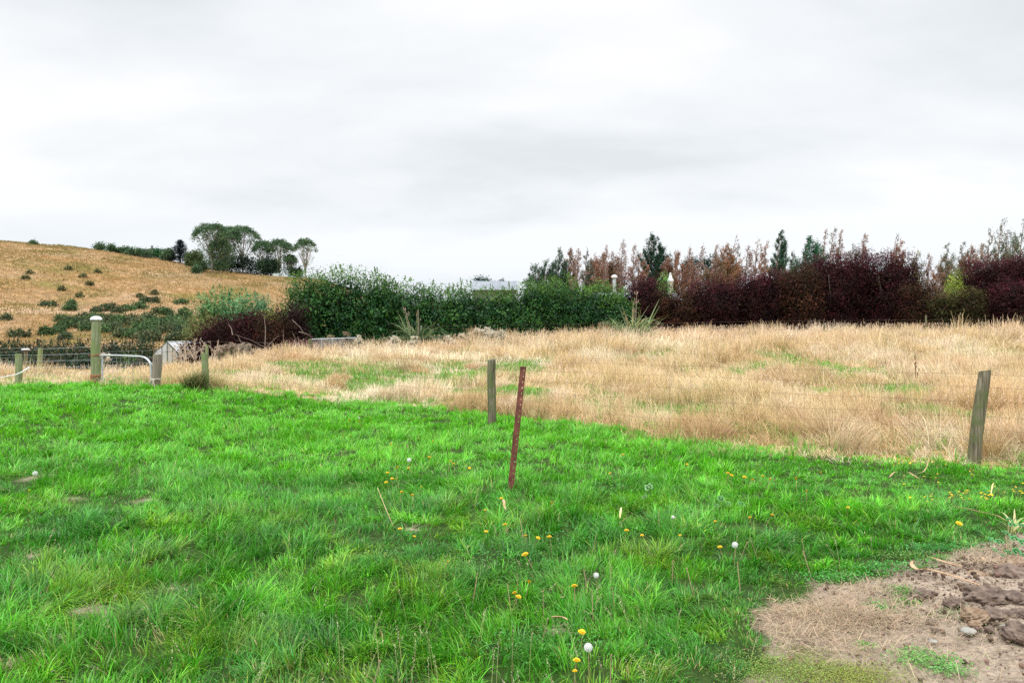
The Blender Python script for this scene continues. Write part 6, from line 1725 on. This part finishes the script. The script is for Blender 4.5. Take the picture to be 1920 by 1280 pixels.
def mats():
    """moss, clover and creeping weeds on and beside the bare soil"""
    out = []
    for px, py, sx, sy, n, col, s_, h in [(1530, 1262, .19, .085, 6200, (.26, .33, .05), .007, .022), (1595, 1278, .13, .06, 3200, (.29, .32, .06), .007, .02), (1455, 1268, .12, .10, 2200, (.20, .33, .05), .008, .03), (1500, 1225, .12, .05, 900, (.20, .22, .05), .007, .018), (1740, 1245, .09, .045, 800, (.17, .42, .08), .012, .03), (1780, 1262, .06, .03, 350, (.15, .38, .08), .012, .025), (1715, 1225, .05, .03, 250, (.18, .40, .09), .011, .02),
                                       (1688, 1118, .05, .05, 420, (.13, .34, .05), .011, .03), (1700, 1135, .04, .04, 200, (.16, .36, .06), .011, .025), (1648, 1142, .04, .05, 330, (.14, .36, .08), .013, .03), (1622, 1215, .03, .02, 160, (.15, .38, .05), .011, .03), (1768, 1158, .10, .04, 260, (.22, .33, .12), .010, .012), (1790, 1150, .08, .04, 160, (.2, .3, .1), .010, .012),
                                       (1758, 1056, .06, .04, 420, (.10, .30, .03), .010, .04), (1730, 1078, .05, .03, 200, (.12, .32, .04), .010, .03), (1700, 1042, .10, .04, 500, (.13, .30, .04), .012, .04), (1650, 1075, .16, .06, 900, (.06, .32, .03), .014, .06), (1560, 1090, .15, .05, 800, (.06, .34, .03), .014, .06), (1780, 1032, .2, .04, 900, (.04, .27, .03), .014, .06), (1850, 1190, .2, .1, 120, (.2, .3, .1), .009, .01), (1600, 1180, .15, .1, 120, (.2, .3, .1), .009, .012), (1700, 1270, .3, .08, 200, (.2, .3, .12), .009, .01),
                                       (1080, 1010, .25, .25, 900, (.05, .30, .03), .014, .08), (930, 1060, .3, .2, 900, (.07, .30, .03), .014, .07), (1030, 1215, .3, .12, 1200, (.06, .30, .03), .013, .06), (1120, 930, .4, .4, 900, (.06, .34, .03), .016, .08)]:
        g = G(px, py); x = g.x + rng.normal(0, sx, n); y = g.y + rng.normal(0, sy, n)
        z = ground_h(x, y) + rng.uniform(.1, 1, n) * h
        nr = rng.normal(size=(n, 3)) * .5 + np.array([0, 0, 1.]); nr /= np.linalg.norm(nr, axis=1, keepdims=True)
        out.append(leaves(np.stack([x, y, z], 1), nr, rng.normal(size=(n, 3)), s_ * rng.uniform(.7, 1.3, n), s_ * .85 * rng.uniform(.7, 1.2, n), jitter(col, n, .35)))
    return merge(out)


v, q, c = mats(); tag(np_mesh('ground_weeds', v, q, M_GRASS, c), 'mossy mats, clover and creeping weeds low on the soil and lawn', 'ground cover', kind='stuff')


# fallen flax leaves and stalks
M_FLAXD = noise_mat('dead_flax_leaf', (.36, .20, .10), (.60, .40, .24), 9, .6, .1, stretch=(1, 1, 1))
M_FLAXY = noise_mat('yellowed_leaf', (.62, .45, .14), (.80, .66, .36), 9, .6, .1)


def strap(name, label, pts, w, mat=M_FLAXD, cat='dead leaf', lift=.02, parts=None):
    """long tapering leaf lying on the ground through photo points (px, py, height)"""
    ps = []
    for px, py, h in pts: g = G(px, py); ps.append(Vector((g.x, g.y, float(ground_h(np.array(g.x), np.array(g.y))) + lift + h)))
    q = []
    for i in range(len(ps) - 1):                       # smooth the path
        a, b = ps[max(0, i - 1)], ps[i]; c_, d = ps[i + 1], ps[min(len(ps) - 1, i + 2)]
        for k in range(6):
            t = k / 6; q.append(.5 * ((2 * b) + (c_ - a) * t + (2 * a - 5 * b + 4 * c_ - d) * t * t + (-a + 3 * b - 3 * c_ + d) * t ** 3))
    q.append(ps[-1]); o0 = q[0].copy(); m = MB(); vs = []; n = len(q)
    for i, p in enumerate(q):
        f = i / (n - 1); ww = w * (math.sin(math.pi * min(1, .12 + f * .95)) ** .6) * .5 + .0008
        t = (q[min(i + 1, n - 1)] - q[max(i - 1, 0)]).normalized(); s_ = t.cross(Vector((0, .25, 1))).normalized(); u = s_.cross(t)
        for a, b in ((-1, .25), (0, -.12), (1, .25), (0, .0)): vs.append(p - o0 + s_ * ww * a + u * ww * (b if b else .1))
    m.add(vs, [(4 * i + k, 4 * i + (k + 1) % 4, 4 * i + 4 + (k + 1) % 4, 4 * i + 4 + k) for i in range(n - 1) for k in range(4)] + [(0, 3, 2, 1), tuple(4 * (n - 1) + k for k in range(4))], False)
    return tag(m.build(name, mat, loc=o0), label, cat)


o = strap('fallen_flax_leaf', 'long brown fallen flax leaf with a curled yellow end across the soil', [(1836, 1124, .01), (1800, 1112, .01), (1765, 1102, .012), (1738, 1093, .012), (1722, 1091, .012), (1713, 1087, .02), (1709, 1082, .03), (1711, 1077, .035), (1716, 1075, .035)], .030)
strap('fallen_flax_leaf', 'straight brown fallen flax leaf above the curled one', [(1803, 1092, .01), (1778, 1082, .012), (1758, 1070, .015), (1738, 1058, .02)], .026)
strap('fallen_flax_leaf', 'thin curved orange brown leaf by the reddish thatch at the right', [(1834, 1078, .01), (1844, 1076, .01), (1842, 1070, .02), (1833, 1063, .02), (1820, 1058, .01)], .014)
strap('straw_stalk', 'long thin pale stalk lying level across the lawn at the right', [(1440, 962, .13), (1490, 960, .13), (1540, 962, .13), (1590, 966, .12), (1640, 975, .11), (1695, 981, .10)], .008, M_TWINE, 'stalk')
strap('fallen_flax_leaf', 'brown fallen leaf running to the seedling at the right edge', [(1785, 973, .09), (1812, 978, .09), (1840, 985, .08), (1870, 990, .07), (1890, 996, .05)], .020)
strap('fallen_flax_leaf', 'pale twisted dead leaf on the short grass below the paddock edge', [(1668, 918, .10), (1678, 912, .12), (1700, 911, .12), (1715, 916, .10), (1725, 920, .09)], .018, M_FLAXD)
strap('dead_stalk', 'brown forked dead stalk right of the pale twisted leaf', [(1706, 913, .1), (1728, 908, .11), (1737, 900, .13), (1742, 888, .18)], .010, M_FLAXD, 'stalk')
strap('fallen_flax_leaf', 'upright dead pale leaf in the buttercup drift', [(1858, 934, .02), (1861, 925, .06), (1864, 920, .06)], .010, M_FLAXY)
strap('dead_stalk', 'dark stalk lying level at the right edge among buttercups', [(1886, 934, .07), (1905, 934, .07), (1935, 935, .07)], .010, M_DOCK, 'stalk')
strap('dead_stalk', 'slanting reddish dead stalk in the left middle of the lawn', [(708, 955, .17), (722, 978, .10), (738, 1002, .04)], .004, M_FLAXD, 'stalk')
strap('fallen_leaf', 'crumpled brown dead leaf in the lower middle lawn', [(1034, 1190, .07), (1045, 1188, .07), (1056, 1190, .065), (1065, 1193, .06)], .034, M_FLAXD)
strap('fallen_leaf', 'small orange dead leaf standing right of centre in the lawn', [(1162, 987, .05), (1164, 980, .09), (1165, 976, .10)], .014, M_FLAXY)
strap('fallen_leaf', 'rusty curled dead leaf near the foot of the stake', [(937, 962, .09), (944, 965, .10), (946, 972, .08), (950, 978, .07)], .02, M_FLAXD)
strap('fallen_leaf', 'brown dead leaf at the edge of the bare soil', [(1438, 1136, .02), (1446, 1136, .022), (1455, 1138, .02)], .022, M_FLAXD)
strap('straw_stalk', 'bent pale stalks by the mossy patch at the bottom', [(1440, 1258, .02), (1478, 1262, .025), (1484, 1254, .03), (1500, 1256, .025), (1504, 1266, .02)], .0035, M_DOCK, 'stalk')


def leafy(name, label, px, py, items, col, cat='weed', seed=0):
    """rosette of round lobed leaves on stalks; items: (dx px, dy px, height m, radius m)"""
    g = G(px, py); root = empty(name, (g.x, g.y, float(ground_h(np.array(g.x), np.array(g.y))))); tag(root, label, cat); ms, V, Q, Cc = MB(), [], [], []
    for dx, dy, h, r in items:
        p = G(px + dx, py + dy); c0 = Vector((p.x - g.x, p.y - g.y, h)); nrm = Vector((rng.normal(0, .25), -.45 + rng.normal(0, .2), 1)).normalized(); u = nrm.cross(Vector((0, 1, .1))).normalized(); w = nrm.cross(u)
        ms.tube([Vector((0, 0, -.01)), c0 * .5 + Vector((0, 0, h * .1)), c0], .0022, 5)
        k = 25; ring = []
        for j in range(k):
            a = .35 + 5.6 * j / (k - 1); rr = r * (.84 + .16 * abs(math.cos(a * 2.5))) ; ring.append(c0 + u * math.sin(a) * rr + w * math.cos(a) * rr + nrm * (.15 * r * math.cos(a * 5)))
        b = len(V); V += [c0] + [c0 + (q_ - c0) * .55 - nrm * .05 * r for q_ in ring] + ring
        Q += [(b + 1 + j, b + 2 + j, b + 2 + j + k, b + 1 + j + k) for j in range(k - 1)] + [(b, b + 1 + j, b + 2 + j, b + 3 + j) for j in range(0, k - 2, 2)]
        Cc += [np.array(col) * rng.uniform(.8, 1.25)] * 1 * (1 + 2 * k) if False else [tuple(np.array(col) * rng.uniform(.85, 1.2))] * (1 + 2 * k)
    np_mesh('leaves', np.array([tuple(a) for a in V]), np.array(Q), M_LEAF, np.array(Cc), root); ms.build('stems', M_STEM, root)


leafy('mallow_plant', 'fresh green mallow with round lobed leaves at the right edge above the clods', 1888, 1046, [(-29, -12, .07, .030), (-14, -6, .08, .030), (-2, -18, .10, .032), (10, -30, .11, .032), (14, -10, .09, .034), (28, -28, .11, .034), (30, -6, .08, .036), (2, 6, .05, .026), (18, 8, .06, .03), (-22, 4, .05, .022), (34, 12, .05, .03), (40, -16, .1, .034), (4, -42, .1, .024), (-8, 10, .04, .02)], (.11, .36, .12))
leafy('dock_weed', 'single large pale green dock leaf right of the stake', 1216, 934, [(0, 0, .10, .045), (-8, 12, .06, .03)], (.20, .38, .16))
leafy('dock_weed', 'pale broad leaves in the lawn farther right of the big dock leaf', 1352, 952, [(0, 0, .09, .036), (14, 6, .07, .03), (38, 6, .07, .035), (-8, 8, .06, .025)], (.14, .36, .12))
g = G(1898, 1000); k = 11
v, q, c = ribbons(np.stack([rng.normal(0, .012, k), rng.normal(0, .01, k), np.zeros(k)], 1), np.linspace(0, 6.28, k) + rng.normal(0, .3, k), rng.uniform(.14, .26, k), rng.uniform(.014, .026, k), rng.uniform(.1, .8, k), rng.uniform(.4, 1.6, k), 7, np.array([(.36, .46, .14), (.62, .55, .28), (.22, .40, .10)])[rng.integers(0, 3, k)], None, twist=rng.normal(0, .5, k))
o = np_mesh('corn_seedling', v, q, M_LEAF, c); o.location = g; tag(o, 'yellowing broad bladed seedling at the right edge', 'plant')
